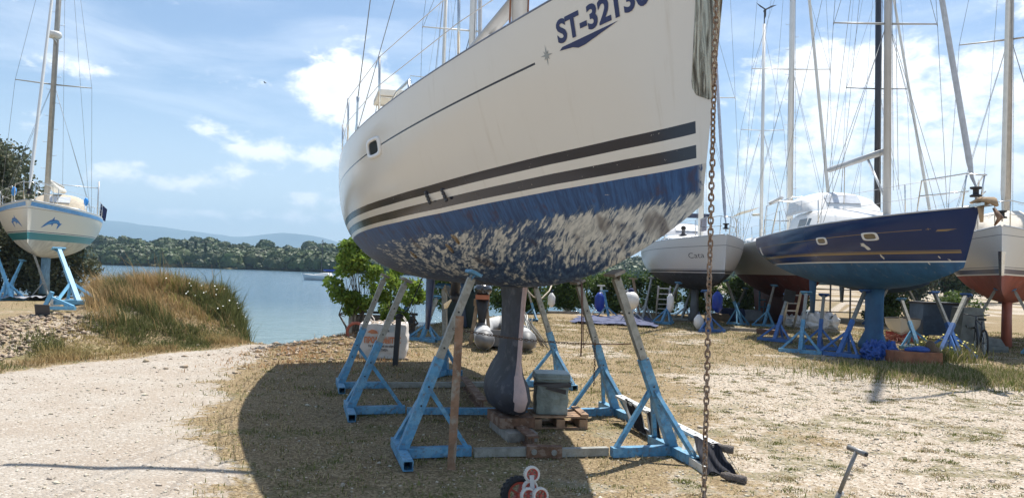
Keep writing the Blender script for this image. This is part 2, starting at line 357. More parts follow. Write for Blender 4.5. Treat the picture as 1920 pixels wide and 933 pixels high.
def hull_mesh(name, q, m, parent, off, paint, cove=lambda x: 9+0*x, nt=90, nu=40):
    t = np.linspace(0, 1, nt)**1.0; t = 1-(1-t)**1.15; u = np.linspace(0, 1, nu)
    x, y, z = hull_grid(q, t[:, None], u[None]); x = x+0*y
    full = np.concatenate([np.stack([x, -y, z], -1)[:, ::-1], np.stack([x, y, z], -1)[:, 1:]], 1)   # starboard is -y
    k = full.shape[1]; idx = np.arange(nt*k).reshape(nt, k)
    Q = np.stack([idx[:-1, :-1], idx[:-1, 1:], idx[1:, 1:], idx[1:, :-1]], -1).reshape(-1, 4)
    Vv = full.reshape(-1, 3)
    o = npmesh(name, Vv+np.array(off), Q, m, parent, smooth=True)
    me = o.data; li = Q.ravel(); X_ = Vv[:, 0]; Z_ = Vv[:, 2]
    for nm, a, b in (('hull', X_, Z_-paint(X_)), ('hullb', Z_-cove(X_), Vv[:, 1])):
        uv = me.uv_layers.new(name=nm); uv.data.foreach_set('uv', np.stack([a[li], b[li]], -1).astype(np.float32).ravel())
    # transom and deck
    tr = full[0]; MBt = MB(); c = tr.mean(0); vs = [tuple(v) for v in tr]; vs.append((c[0], 0, c[2])); n_ = len(tr)
    MBt.add(vs, [(i+1, i, n_) for i in range(n_-1)]+[(0, n_-1, n_)]); MBt.build('transom', white, parent, off=off)
    cam_ = np.array([-1, -.6, 0, .6, 1.]); P_ = []
    for i in range(nt):
        for s_ in cam_: P_.append((x[i, -1], s_*y[i, -1], z[i, -1]-.012+.05*(1-s_*s_)*min(1, y[i, -1]/1.0)))
    id2 = np.arange(nt*5).reshape(nt, 5); Q2 = np.stack([id2[:-1, :-1], id2[1:, :-1], id2[1:, 1:], id2[:-1, 1:]], -1).reshape(-1, 4)
    npmesh('deck', np.array(P_)+np.array(off), Q2, MATS.get('deck_grey', mat('deck_grey', (.62, .60, .55), .8, scale=20)), parent, smooth=True)
    return o
def rail_pts(q, x0, x1, n, inset=0.0, dz=0.0, side=-1):
    out_ = []
    for i in range(n+1):
        x = x0+(x1-x0)*i/n; b, z = sheer(q, x); out_.append(Vector((x, side*max(0, b-inset), z+dz)))
    return out_
def foil(mb, secs, n=20, ylean=0):       # secs: (z, x_lead, x_trail, thickness)
    vs = []
    for z, xl, xt, th in secs:
        c = xl-xt
        for k in range(n):
            a = 2*math.pi*k/n; s_ = (1+math.cos(a))/2     # 1 at leading edge
            yy = math.sin(a)*th/2*(s_**.35 if s_ > 0 else 0)*1.15
            vs.append(Vector((xt+c*s_, yy, z)))
    fs = [(i*n+k, i*n+(k+1) % n, (i+1)*n+(k+1) % n, (i+1)*n+k) for i in range(len(secs)-1) for k in range(n)]
    fs += [tuple(range(n-1, -1, -1)), tuple((len(secs)-1)*n+k for k in range(n))]
    return mb.add(vs, fs)
def hull_mat(name, top, bottom, bands=(), cove=None, cove_w=.012, under=None, rough=.28, dirtc=(.35, .30, .22), dirt=.25, xr=None):
    m = bpy.data.materials.new(name); m.use_nodes = True; t = NT(m.node_tree); b = t.n['Principled BSDF']
    u1 = t.new('ShaderNodeUVMap', uv_map='hull').outputs[0]; x, h, _ = t.sep(u1)
    u2 = t.new('ShaderNodeUVMap', uv_map='hullb').outputs[0]; cv, _, _ = t.sep(u2)
    tc = t.new('ShaderNodeTexCoord').outputs['Object']
    c = t.mix(t.noise(tc, 1.5, 5), tuple(v*.95 for v in top), top)
    xo, yo, zo = t.sep(tc); st = t.noise(t.comb(t.m('MULTIPLY', xo, 9.0), t.m('MULTIPLY', zo, .8), yo), 1.0, 6, .7)
    c = t.mix(t.m('MULTIPLY', t.step(st, .56, .75), dirt), c, dirtc)
    def band(lo, hi, col, c, x1=None, chips=0):
        k = t.m('MULTIPLY', t.m('GREATER_THAN', h, lo), t.m('LESS_THAN', h, hi))
        if x1: k = t.m('MULTIPLY', k, t.m('LESS_THAN', x, x1))
        if chips: k = t.m('MULTIPLY', k, t.m('SUBTRACT', 1.0, t.step(t.noise(tc, 30, 3, .8), .70, .73)))
        return t.mix(k, c, col)
    for bd in bands: c = band(*bd[:3], c, *(bd[3:]))
    if cove:
        k = t.m('LESS_THAN', t.m('ABSOLUTE', cv), cove_w/2)
        if xr: k = t.m('MULTIPLY', k, t.m('LESS_THAN', x, xr))
        c = t.mix(k, c, cove)
    if callable(bottom): bc = bottom(t, x, h, tc)
    else:
        bn_ = t.noise(tc, 2.2, 7, .65, .3); bc = t.mix(t.step(bn_, .35, .65), tuple(v*.7 for v in bottom), bottom)
        bc = t.mix(t.m('MULTIPLY', t.step(t.noise(tc, 7, 6, .7), .56, .7), .35), bc, (.35, .33, .28))
    isb = t.m('LESS_THAN', h, 0.0)
    c = t.mix(isb, c, bc)
    t.l.new(c, b.inputs['Base Color'])
    t.l.new(t.m('ADD', rough, t.m('MULTIPLY', isb, .42)), b.inputs['Roughness'])
    b.inputs['Specular IOR Level'].default_value = .38
    bm_ = t.new('ShaderNodeBump'); bm_.inputs['Strength'].default_value = .10; bm_.inputs['Distance'].default_value = .05
    t.l.new(t.noise(tc, 1.2, 2), bm_.inputs['Height']); t.l.new(bm_.outputs[0], b.inputs['Normal'])
    return m
def main_bottom(t, x, h, tc):
    xo, yo, zo = t.sep(tc)
    w1 = t.m('SUBTRACT', t.noise(tc, 1.7, 3, .55), .5)
    gth = t.m('SUBTRACT', h, t.m('MULTIPLY', t.m('SUBTRACT', 1.4, t.m('ABSOLUTE', yo)), .55))   # distance down along the skin
    # strokes of the scraper: slanting one way aft, the other way at the bow
    b = t.m('ADD', t.m('ADD', gth, t.m('MULTIPLY', w1, .13)), t.m('SUBTRACT', t.m('MULTIPLY', x, .85), t.m('MULTIPLY', t.m('MULTIPLY', x, x), .074)))
    s1 = t.noise(t.comb(t.m('MULTIPLY', x, 4.2), t.m('MULTIPLY', b, 13.0), 0.0), 1.0, 5, .6, .08)
    s2 = t.noise(t.comb(t.m('MULTIPLY', x, 9.0), t.m('MULTIPLY', b, 30.0), 3.0), 1.0, 4, .62, .05)
    big = t.noise(t.comb(t.m('MULTIPLY', x, 1.0), t.m('MULTIPLY', gth, 1.6), 7.0), 1.5, 4, .55, .6)
    vert = t.noise(t.comb(t.m('MULTIPLY', x, 22.0), t.m('MULTIPLY', h, 3.0), 0.0), 1.0, 5, .75)
    bl = t.mix(t.step(vert, .36, .64), (.016, .045, .12), (.035, .105, .25))
    bl = t.mix(t.m('MULTIPLY', t.step(t.noise(tc, 5, 5, .7), .52, .66), .7), bl, (.05, .035, .06))
    deep = t.mix(t.step(s2, .42, .6), (.020, .042, .10), (.055, .105, .19))
    b0 = t.mix(t.step(h, -.14, -.32), bl, deep)
    cream = t.mix(t.step(s2, .38, .62), (.36, .35, .32), (.62, .585, .51))
    top = t.m('MULTIPLY', t.m('SUBTRACT', t.step(h, -.05, -.22), 1.0), .17)
    bow = t.m('MULTIPLY', t.m('MULTIPLY', t.step(x, 8.2, 9.4), t.m('MULTIPLY', t.step(h, -.13, -.24), t.step(h, -.66, -.42))), .075)
    aft = t.m('MULTIPLY', t.step(x, 6.0, 3.0), -.055); low = t.m('MULTIPLY', t.step(h, -.46, -.70), -.06)
    k = t.m('ADD', t.m('ADD', t.m('MULTIPLY', s1, .36), t.m('MULTIPLY', s2, .34)), t.m('MULTIPLY', big, .30))
    k = t.m('ADD', t.m('ADD', k, top), t.m('ADD', bow, t.m('ADD', aft, low)))
    c = t.mix(t.m('MULTIPLY', t.step(k, .455, .515), .75), b0, (.11, .145, .19))
    c = t.mix(t.step(k, .497, .555), c, cream)
    chips = t.m('MULTIPLY', t.step(t.noise(t.comb(t.m('MULTIPLY', x, 6.0), t.m('MULTIPLY', h, 16.0), 1.0), 1.0, 3, .5), .70, .74), t.step(h, -.02, -.05)); c = t.mix(chips, c, (.50, .46, .38))
    brown = t.m('MULTIPLY', t.step(t.noise(tc, 1.9, 3, .5), .60, .68), t.step(h, -.08, -.2)); c = t.mix(t.m('MULTIPLY', brown, .65), c, (.055, .035, .032))
    stem = t.m('MULTIPLY', t.step(x, 10.36, 10.42), t.step(t.noise(tc, 12, 4, .6), .40, .5)); c = t.mix(stem, c, (.55, .52, .46))
    c = t.mix(t.m('MULTIPLY', t.step(x, 5.5, 3.0), .35), c, (.09, .09, .12))
    return c
# ------------------------------------------------------------------ the yacht that fills the picture
aM = R_(15.597); bowM = Vector((1.112, 3.957, 0)); axM = Vector((math.sin(aM), -math.cos(aM), 0)); WLM = 2.241
XK = 7.0
rootM = bowM-axM*(HQ['L']-XK)
rzM = aM-math.pi/2
main = empty('sailing_yacht', rootM, 'large cream sailing yacht with worn blue bottom and registration lettering, on blue stands', 'sailing yacht', 'laid up sailing yachts', rzM)
OFF = (-XK, 0, WLM)
def MW(x, y, z):        # hull coordinates -> world
    return main_mat @ Vector((x-XK, y, z+WLM))
main_mat = Matrix.Translation(rootM) @ Matrix.Rotation(rzM, 4, 'Z')
paintM = lambda x: np.interp(x, [0, 3.0, 6, 7.15, 8.1, 8.95, 9.7, 10.5], [-.20, -.146, -.085, -.05, -.008, .027, .046, .052])
_cp = np.polyfit([0, 3.57, 4.9, 5.62, 6.3, 7.24, 8.25, 9.07], [.50, .555, .63, .660, .695, .745, .82, .915], 3); coveM = lambda x: np.polyval(_cp, x)
mh = hull_mat('cream_hull', (.71, .665, .59), main_bottom, ((.04, .115, (.022, .024, .035), 10.36, 1), (.18, .25, (.022, .024, .035), 10.36, 1)), (.03, .03, .04), .016, dirt=.26, dirtc=(.46, .38, .27), xr=9.07, rough=.17)
hull_mesh('hull', HQ, mh, main, OFF, paintM, coveM, 150, 64)
def strip(name, q, m, parent, off, x0, x1, z_of, w_, proud=.006, n=40, side=-1):
    mb = MB(); vs = []
    for i in range(n+1):
        x = x0+(x1-x0)*i/n; zc = z_of(x)
        for dz, pr in ((-w_/2, 0), (-w_/2, proud), (w_/2, proud), (w_/2, 0)):
            vs.append((x, side*(surf(q, x, zc+dz)+pr), zc+dz))
    fs = [(i*4+k, i*4+k+1, i*4+k+5, i*4+k+4) for i in range(n) for k in range(3)]
    mb.add(vs, fs); return mb.build(name, m, parent, off=off)
mb = MB()
for s_ in (-1, 1): mb.tube(rail_pts(HQ, .05, 10.55, 60, .02, .012, s_), .016, 6)
mb.build('toe_rail', mat('toe_rail_dark', (.16, .16, .18), .4, .5), main, True, OFF)
# lettering, star, wedge laid on the plating
def decal(name, vs, fs, fn, m, parent, q, off, proud=.004, side=-1):
    P_ = []
    for v in vs:
        x, z = fn(v); P_.append((x, side*(surf(q, x, z)+proud), z))
    mb = MB(); mb.add(P_, fs if side < 0 else [f[::-1] for f in fs]); return mb.build(name, m, parent, off=off)
navy = mat('lettering_navy', (.015, .022, .09), .4)
def lettering(name, s, m, parent, q, off, xa, za, xb, zb, hcap, side=-1, bold=.03, shear=0.0):
    vs, fs = text_mesh(s, 1.0, bold)
    x0 = min(v.x for v in vs); x1 = max(v.x for v in vs); yc = .72
    def fn(v):
        k = (v.x-x0)/(x1-x0); return xa+(xb-xa)*k+shear*v.y*hcap, za+(zb-za)*k+v.y/yc*hcap
    return decal(name, vs, fs, fn, m, parent, q, off, side=side)
lettering('registration_lettering', 'ST-32130', navy, main, HQ, OFF, 9.33, .985, 10.10, 1.055, .150, bold=.035)
lettering('registration_lettering', 'ST-32130', navy, main, HQ, OFF, 10.10, 1.055, 9.33, .985, .150, side=1, bold=.035)
for s_ in (-1, 1):
    decal('arrow_emblem', [(9.33, .935), (9.36, .955), (9.85, 1.005), (9.56, .925), (9.50, .918), (9.45, .932)], [(0, 1, 2, 3, 4, 5)] if s_ < 0 else [(5, 4, 3, 2, 1, 0)][::-1], lambda v: v, navy, main, HQ, OFF, side=s_)
    pts = []
    for k in range(16):
        a = math.pi*k/8; r_ = (.075 if k % 4 == 0 else .045) if k % 2 == 0 else .018; pts.append((9.20+r_*math.sin(a)*.8, .935+r_*math.cos(a)))
    pts.append((9.20, .935))
    decal('star_emblem', pts, [(k, (k+1) % 16, 16) for k in range(16)], lambda v: v, mat('star_silver', (.30, .30, .28), .35, .7), main, HQ, OFF, side=s_)
# stainless stem guard
mb = MB(); zs_ = np.linspace(.40, 1.40, 24); rowv = []
for z in zs_:
    k = min(1, max(0, (z-.40)/.13)); wx = .17*math.sqrt(max(.02, 1-(1-k)**2))
    xs_ = HQ['L']-HQ['rake']*(1-((z+.18)/(HQ['fb']+.18))**.9)
    row = []
    for s_ in (-1, 1):
        for j in range(5):
            x = xs_-wx*(1-j/5) if s_ < 0 else xs_-wx*(j+1)/5
            row.append((x, s_*(surf(HQ, x, z)+.006), z))
        if s_ < 0: row.append((xs_+.010, 0, z))
    rowv.append(row)
nr = len(rowv[0]); mb.add([v for r_ in rowv for v in r_], [(i*nr+j, i*nr+j+1, (i+1)*nr+j+1, (i+1)*nr+j) for i in range(len(rowv)-1) for j in range(nr-1)])
def stem_mat():
    m = bpy.data.materials.new('stem_painted_reflection'); m.use_nodes = True; t = NT(m.node_tree); b = t.n['Principled BSDF']
    x, y, z = t.sep(t.new('ShaderNodeTexCoord').outputs['Object'])
    n = t.noise(t.comb(t.m('MULTIPLY', x, 34.0), t.m('MULTIPLY', y, 34.0), t.m('MULTIPLY', z, 2.2)), 1.0, 5, .65, .8)
    t.l.new(t.mix(t.step(n, .35, .65), (.09, .06, .035), (.58, .46, .32)), b.inputs['Base Color']); b.inputs['Metallic'].default_value = 1; b.inputs['Roughness'].default_value = .17  # dark and pale brown streaks in the base colour stand in for mirrored ground
    bn = t.new('ShaderNodeBump'); bn.inputs['Strength'].default_value = .5; bn.inputs['Distance'].default_value = .02; t.l.new(n, bn.inputs['Height']); t.l.new(bn.outputs[0], b.inputs['Normal']); return m
mb.build('stem_guard', stem_mat(), main, True, OFF)
# bow roller, anchor platform
mb = MB(); mb.box((10.62, -.02, 1.47), (.5, .22, .03)); mb.box((10.68, -.12, 1.50), (.45, .012, .12)); mb.box((10.68, .08, 1.50), (.45, .012, .12)); mb.build('bow_fitting', steel, main, off=OFF)
mb = MB(); mb.tube([(10.84, -.11, 1.50), (10.84, .07, 1.50)], .045, 12); mb.build('bow_roller', black, main, off=OFF)
# portlight in the topsides
def oval(cx, cz, rx, rz, n=24, e=.5):
    return [(cx+rx*math.copysign(abs(math.cos(2*math.pi*k/n))**e, math.cos(2*math.pi*k/n)), cz+rz*math.copysign(abs(math.sin(2*math.pi*k/n))**e, math.sin(2*math.pi*k/n))) for k in range(n)]
def portlight(q, parent, off, cx, cz, rx, rz, side=-1, frame=steel, pane=glass, name='portlight'):
    A = oval(cx, cz, rx, rz); Bq = oval(cx, cz, rx*.74, rz*.66); n = len(A); vs = []
    for ring, pr in ((A, .001), (A, .016), (Bq, .018), (Bq, .004)):
        for x, z in ring: vs.append((x, side*(surf(q, x, z)+pr), z))
    mb = MB(); mb.add(vs, [(i*n+k, i*n+(k+1) % n, (i+1)*n+(k+1) % n, (i+1)*n+k) for i in range(3) for k in range(n)])
    fr = mb.build(name, frame, parent, True, off)
    mb = MB(); mb.add([(x, side*(surf(q, x, z)+.006), z) for x, z in Bq], [tuple(range(n))]); mb.build('pane', pane, fr, off=off)
portlight(HQ, main, OFF, 6.07, .69, .24, .105, frame=white)
portlight(HQ, main, OFF, 6.07, .69, .24, .105, side=1, frame=white)
# through hull fittings with scraped rings, and stripe-side outlets
for x, z in ((7.07, -.29), (6.78, -.37), (5.6, -.42)):
    y = surf(HQ, x, z); nrm = Vector((0, -(surf(HQ, x, z)-surf(HQ, x, z-.05))*0-1, -.9)).normalized()
    Mx = Matrix.Translation((x, -y, z)) @ nrm.to_track_quat('Z', 'Y').to_matrix().to_4x4()
    mb = MB(); mb.lathe([(.062, -.012), (.062, .004), (.03, .010), (.028, -.006), (.0005, -.008)], 16, Mx)
    mb.build('through_hull_fitting', mat('bronze_fitting', (.25, .17, .09), .6, .4, dirt=(.5, .45, .38), dirt_amt=.6, scale=20), main, True, OFF)
for x in (7.05, 7.38):
    mb = MB(); z = .14
    for k in range(4): mb.ball((x+.015*k, -surf(HQ, x, z-.02*k)-.006, z-.03*k), .016, .02, .02, 6)
    mb.build('drain_outlet', dark, main, True, OFF)
# keel with bulb, leading edge primed pink
keelm = hull_mat('keel_dark', (.05, .055, .075), (.05, .055, .075)) if False else mat('keel_antifouling', (.026, .029, .042), .6, var=.35, scale=3.5, dirt=(.16, .16, .17), dirt_amt=.5, col2=(.02, .022, .03))
mb = MB(); foil(mb, [(-2.04, 6.80, 5.85, .20), (-2.0, 6.98, 5.66, .33), (-1.88, 7.04, 5.58, .42), (-1.76, 7.00, 5.62, .38), (-1.64, 6.93, 5.75, .24), (-1.5, 6.92, 6.02, .14), (-1.2, 6.95, 6.17, .125), (-.9, 7.0, 6.15, .135), (-.72, 7.05, 6.05, .16), (-.5, 7.1, 6.0, .18)], 36)
kl = mb.build('keel', keelm, main, True, OFF)
mb = MB(); mb.v = []
secs = [(-2.02, 6.90, .12), (-1.96, 7.02, .20), (-1.86, 7.065, .24), (-1.74, 7.02, .20), (-1.62, 6.955, .13), (-1.5, 6.945, .085), (-1.2, 6.97, .08), (-.9, 7.02, .085), (-.66, 7.075, .10)]
vs = []
for z, xl, wd in secs:
    for k in range(9):
        a = -math.pi/2+math.pi*k/8; vs.append((xl-.10+.107*math.cos(a), math.sin(a)*wd*.33, z))
mb.add(vs, [(i*9+k, i*9+k+1, (i+1)*9+k+1, (i+1)*9+k) for i in range(len(secs)-1) for k in range(8)])
mb.build('primed_edge', mat('pink_primer', (.52, .38, .35), .75, var=.1, scale=8, dirt=(.28, .25, .25), dirt_amt=.35), kl, True, OFF)
rudm = mat('rudder_blue', (.022, .045, .12), .5, var=.3, scale=3, dirt=(.12, .14, .17), dirt_amt=.4)
mb = MB(); foil(mb, [(-1.62, 1.32, .98, .06), (-1.2, 1.50, .95, .10), (-.7, 1.62, .92, .13), (-.32, 1.66, .95, .14)], 20); mb.build('rudder', rudm, main, True, OFF)
mb = MB(); mb.tube([(3.6, 0, -.5), (3.5, 0, -.95)], .07, 10); mb.tube([(3.6, 0, -.98), (3.25, 0, -.98)], [.07, .03], 10); mb.build('sail_drive', dark, main, True, OFF)
mb = MB()
for k in range(3):
    a = 2*math.pi*k/3; c_, s__ = math.cos(a), math.sin(a)
    mb.add([(3.24, -.03*s__, -.98+.03*c_), (3.20, .16*c_-.05*s__, -.98+.16*s__+.05*c_), (3.26, .21*c_, -.98+.21*s__), (3.28, .15*c_+.05*s__, -.98+.15*s__-.05*c_)], [(0, 1, 2, 3)])
mb.build('propeller', steel, main, off=OFF)
# coachroof
def cabin(q, parent, off, x0, x1, wf, h, m=white, m_w=glass, win=(), name='coachroof', slope=.7):
    n = 26; rows = []
    for i in range(n+1):
        k = i/n; x = x0+(x1-x0)*k; b, zs = sheer(q, x); hw = b*wf*(1-.25*k*k); hh = h*min(1, (1-k)/slope if slope else 1)**.8*min(1, k/.04+.0)
        rows.append([(x, s_*hw*c_, zs+hh*z_+.0) for s_, c_, z_ in ((-1, 1.0, -.1), (-1, .93, .75), (-1, .80, .97), (-1, .3, 1.1), (1, .3, 1.1), (1, .80, .97), (1, .93, .75), (1, 1.0, -.1))])
    mb = MB(); mb.add([v for r_ in rows for v in r_], [(i*8+j, i*8+j+1, (i+1)*8+j+1, (i+1)*8+j) for i in range(n) for j in range(7)]+[tuple(range(7, -1, -1)), tuple(n*8+j for j in range(8))])
    o = mb.build(name, m, parent, True, off)
    for (a, b_, z0, z1) in win:
        for s_ in (-1, 1):
            vs = []
            for x in (a, b_):
                k = (x-x0)/(x1-x0); bb, zs = sheer(q, x); hw = bb*wf*(1-.25*k*k); hh = h*min(1, (1-k)/slope)**.8
                for zz in (z0, z1): vs.append((x, s_*(hw*(1-.07*(zz+.1)/.85)+.006), zs+hh*zz))
            mb = MB(); mb.add(vs, [(0, 1, 3, 2)]); mb.build('window', m_w, o, off=off)
    return o
cabin(HQ, main, OFF, 3.3, 8.3, .62, .40, win=((4.0, 4.9, .25, .65), (5.1, 6.0, .25, .65), (6.2, 6.9, .3, .62)))
# stanchions, lifelines, shrouds
ML = []
def stan(x, hgt=.62, r=.013, side=-1, parent=main, q=HQ, off=OFF, inset=.05, m=steel):
    b, z = sheer(q, x); mb = MB(); mb.tube([(x, side*(b-inset), z), (x, side*(b-inset*.6), z+hgt)], r, 7); mb.build('stanchion', m, parent, True, off)
    return Vector((x, side*(b-inset*.6), z+hgt))
def wires(name, pts, r=.004, parent=main, off=OFF, m=wire):
    mb = MB(); mb.tube(pts, r, 5); return mb.build(name, m, parent, True, off)
for s_ in (-1, 1):
    tops = [stan(x, side=s_) for x in (.6, 2.5, 4.3, 6.15, 8.05, 9.4)]
    b, z = sheer(HQ, 10.45); tops.append(Vector((10.35, s_*.12, z+.66)))
    wires('lifeline', tops, .0045, m=wirel); wires('lifeline', [p-Vector((0, 0, .31)) for p in tops], .0045, m=wirel)
mb = MB(); b1 = sheer(HQ, 9.4)[0]; z_ = sheer(HQ, 10.2)[1]
mb.tube([(9.4, -b1+.03, z_-.05), (9.5, -b1+.05, z_+.58), (10.4, -.15, z_+.66), (10.4, .15, z_+.66), (9.5, b1-.05, z_+.58), (9.4, b1-.03, z_-.05)], .013, 8); mb.build('pulpit', steel, main, True, OFF)
# mast with track lines, boom and vang
mx = 6.5; zd = sheer(HQ, mx)[1]+.38
mb = MB(); mb.tube([(mx, 0, zd-.3), (mx-.25, 0, zd+12.5)], .085, 14, sq=1.0); mst = mb.build('mast', mastg, main, True, OFF)
for yy in (-.10, .10):
    mb = MB(); mb.tube([(mx-.02, yy, zd), (mx-.2, yy, zd+10)], .011, 6); mb.build('halyard', mat('brown_rope', (.22, .10, .06), .8), mst, True, OFF)
bz = 4.62-WLM
mb = MB(); mb.tube([(mx-.12, 0, bz), (mx-3.9, 0, bz+.10)], .085, 12, sq=.75); mb.build('boom', mastg, main, True, OFF)
pi_ = main_mat.inverted()
mb = MB(); mb.tube([Vector((mx-.1, 0, bz+.05)), Vector((pi_ @ Vector((-2.95, 8.08, 4.72)))-Vector(OFF))], .042, 10); mb.build('whisker_pole', mastg, main, True, OFF)
mb = MB(); mb.tube([(mx-.1, 0, zd+.15), (mx-1.3, 0, bz-.06)], .035, 10); mb.build('boom_vang', mastw, main, True, OFF)
cx = 5.15; bsh, zsh = sheer(HQ, cx)
for s_ in (-1, 1):
    for k, (zt, fx) in enumerate(((12.2, 0), (6.2, .15))):
        top = Vector((mx-.2, s_*.07, zd+zt)); a = Vector((cx+fx, s_*(bsh-.03), zsh))
        if k == 0:
            wires('shroud', [a+Vector((0, 0, .42)), Vector((mx-.45, s_*1.12, zd+6.0)), top], .006)
            mb = MB(); mb.tube([a, a+Vector((0, 0, .05)), a+Vector((0, 0, .12)), a+Vector((0, 0, .36)), a+Vector((0, 0, .44))], [.014, .020, .012, .012, .02], 8); mb.build('turnbuckle', steel, main, True, OFF)
        else: wires('shroud', [a, top], .005)
mb = MB(); mb.tube([(mx-.12, 0, zd+6), (mx-.45, -1.12, zd+6.0)], .025, 8); mb.build('spreader', mastg, main, True, OFF)
mb = MB(); mb.tube([(mx-.12, 0, zd+6), (mx-.45, 1.12, zd+6.0)], .025, 8); mb.build('spreader', mastg, main, True, OFF)
wires('forestay', [(10.5, 0, 1.5), (mx-.2, 0, zd+12.3)], .012); wires('backstay', [(.15, 0, 1.1), (mx-.25, 0, zd+12.4)], .005)
# handrail by the cockpit and bimini panel
for s_ in (-1, 1):
    b, z = sheer(HQ, 5.6)
    mb = MB(); mb.tube([(5.2, s_*(b-.35), z-.05), (5.25, s_*(b-.35), z+.36), (5.45, s_*(b-.4), z+.46), (6.1, s_*(b-.45), z+.44), (6.2, s_*(b-.45), z+.1)], .017, 8); mb.build('grab_rail', steel, main, True, OFF)
b, z = sheer(HQ, 2.0); zt = z+1.30
mb = MB(); vs = [(x, y, zt+dz+.04*(1-(y/1.2)**2)) for dz in (0, .09) for x in (.85, 1.75) for y in (-1.05, -.55, 0, .55, 1.05)]
mb.add(vs, [(0, 1, 6, 5), (1, 2, 7, 6), (2, 3, 8, 7), (3, 4, 9, 8), (15, 16, 11, 10), (16, 17, 12, 11), (17, 18, 13, 12), (18, 19, 14, 13), (0, 5, 15, 10), (4, 14, 19, 9), (0, 10, 11, 1), (1, 11, 12, 2), (2, 12, 13, 3), (3, 13, 14, 4), (5, 6, 16, 15), (6, 7, 17, 16), (7, 8, 18, 17), (8, 9, 19, 18)])
mb.build('bimini_top', offw, main, off=OFF)
mb = MB()
for x in (.95, 1.65):
    mb = MB(); mb.tube([(x, -1.15, z-.02), (x, -1.0, zt), (x, 1.0, zt), (x, 1.15, z-.02)], .014, 7); mb.build('bimini_frame', steel, main, True, OFF)

# ------------------------------------------------------------------ rusty anchor chain
def chain(name, pts, pitch, wd, d, m, label=None, cat=None, parent=None, sagfn=None):
    V = []; Q = []; ns = 10; nc = 6
    # one link in local frame (long axis z)
    loop = []
    Lh = (pitch+2*d)/2; Wr = wd/2-d/2; st = Lh-d/2-Wr
    for k in range(ns):
        a = 2*math.pi*k/ns; loop.append((math.cos(a)*Wr, math.copysign(st, math.sin(a)) + math.sin(a)*Wr if abs(math.sin(a)) > 1e-6 else 0))
    seg = [Vector(p) for p in pts]; cum = [0]
    for a, b in zip(seg, seg[1:]): cum.append(cum[-1]+(b-a).length)
    s_ = 0; k = 0; o = 0
    while s_ < cum[-1]-pitch/2:
        i = max(j for j in range(len(cum)) if cum[j] <= s_+1e-9); i = min(i, len(seg)-2)
        d_ = (seg[i+1]-seg[i]).normalized(); c = seg[i]+d_*(s_-cum[i])
        ref = Vector((.8, -.6, .1)) if abs(d_.z) > .7 else Vector((0, 0, 1)); e1 = (ref-d_*ref.dot(d_)).normalized(); e2 = d_.cross(e1)
        tw = math.pi/2*(k % 2)+.16*k*.35+random.uniform(-.12, .12); r1 = e1*math.cos(tw)+e2*math.sin(tw); r2 = d_.cross(r1)
        c = c+e1*random.uniform(-.0015, .0015)
        for j in range(ns):
            pa = loop[j-1]; pb = loop[(j+1) % ns]; t2 = Vector((pb[0]-pa[0], pb[1]-pa[1])).normalized(); nn_ = Vector((t2.y, -t2.x))
            for q_ in range(nc):
                b_ = 2*math.pi*q_/nc; ox = loop[j][0]+nn_.x*math.cos(b_)*d/2; oz = loop[j][1]+nn_.y*math.cos(b_)*d/2; oy = math.sin(b_)*d/2
                V.append(c+r1*ox+d_*oz+r2*oy)
        for j in range(ns):
            for q_ in range(nc): Q.append((o+j*nc+q_, o+j*nc+(q_+1) % nc, o+((j+1) % ns)*nc+(q_+1) % nc, o+((j+1) % ns)*nc+q_))
        o += ns*nc; k += 1; s_ += pitch
    ob = npmesh(name, [tuple(v) for v in V], Q, m, parent, smooth=True)
    if label: tag(ob, label, cat)
    return ob
ct = MW(10.86, -.05, 1.46); ctop = Vector((D(1338, 200, 3.83).x, 3.83, ct.z))
cb = Vector((ctop.x, ctop.y, .02))
pile = [cb+Vector((.03*math.cos(a*1.1)*(1+a*.16), .03*math.sin(a*1.1)*(1+a*.16), -.0)) for a in range(0, 14)]
chain('anchor_chain', [MW(10.4, -.02, 1.52), ct+Vector((0, 0, .09)), Vector((ctop.x, ctop.y, ctop.z+.03)), ctop-Vector((0, 0, .1)), cb]+pile, .0297, .034, .0098, chainm, 'rusty galvanised anchor chain hanging from the bow roller of the cream yacht', 'chain')
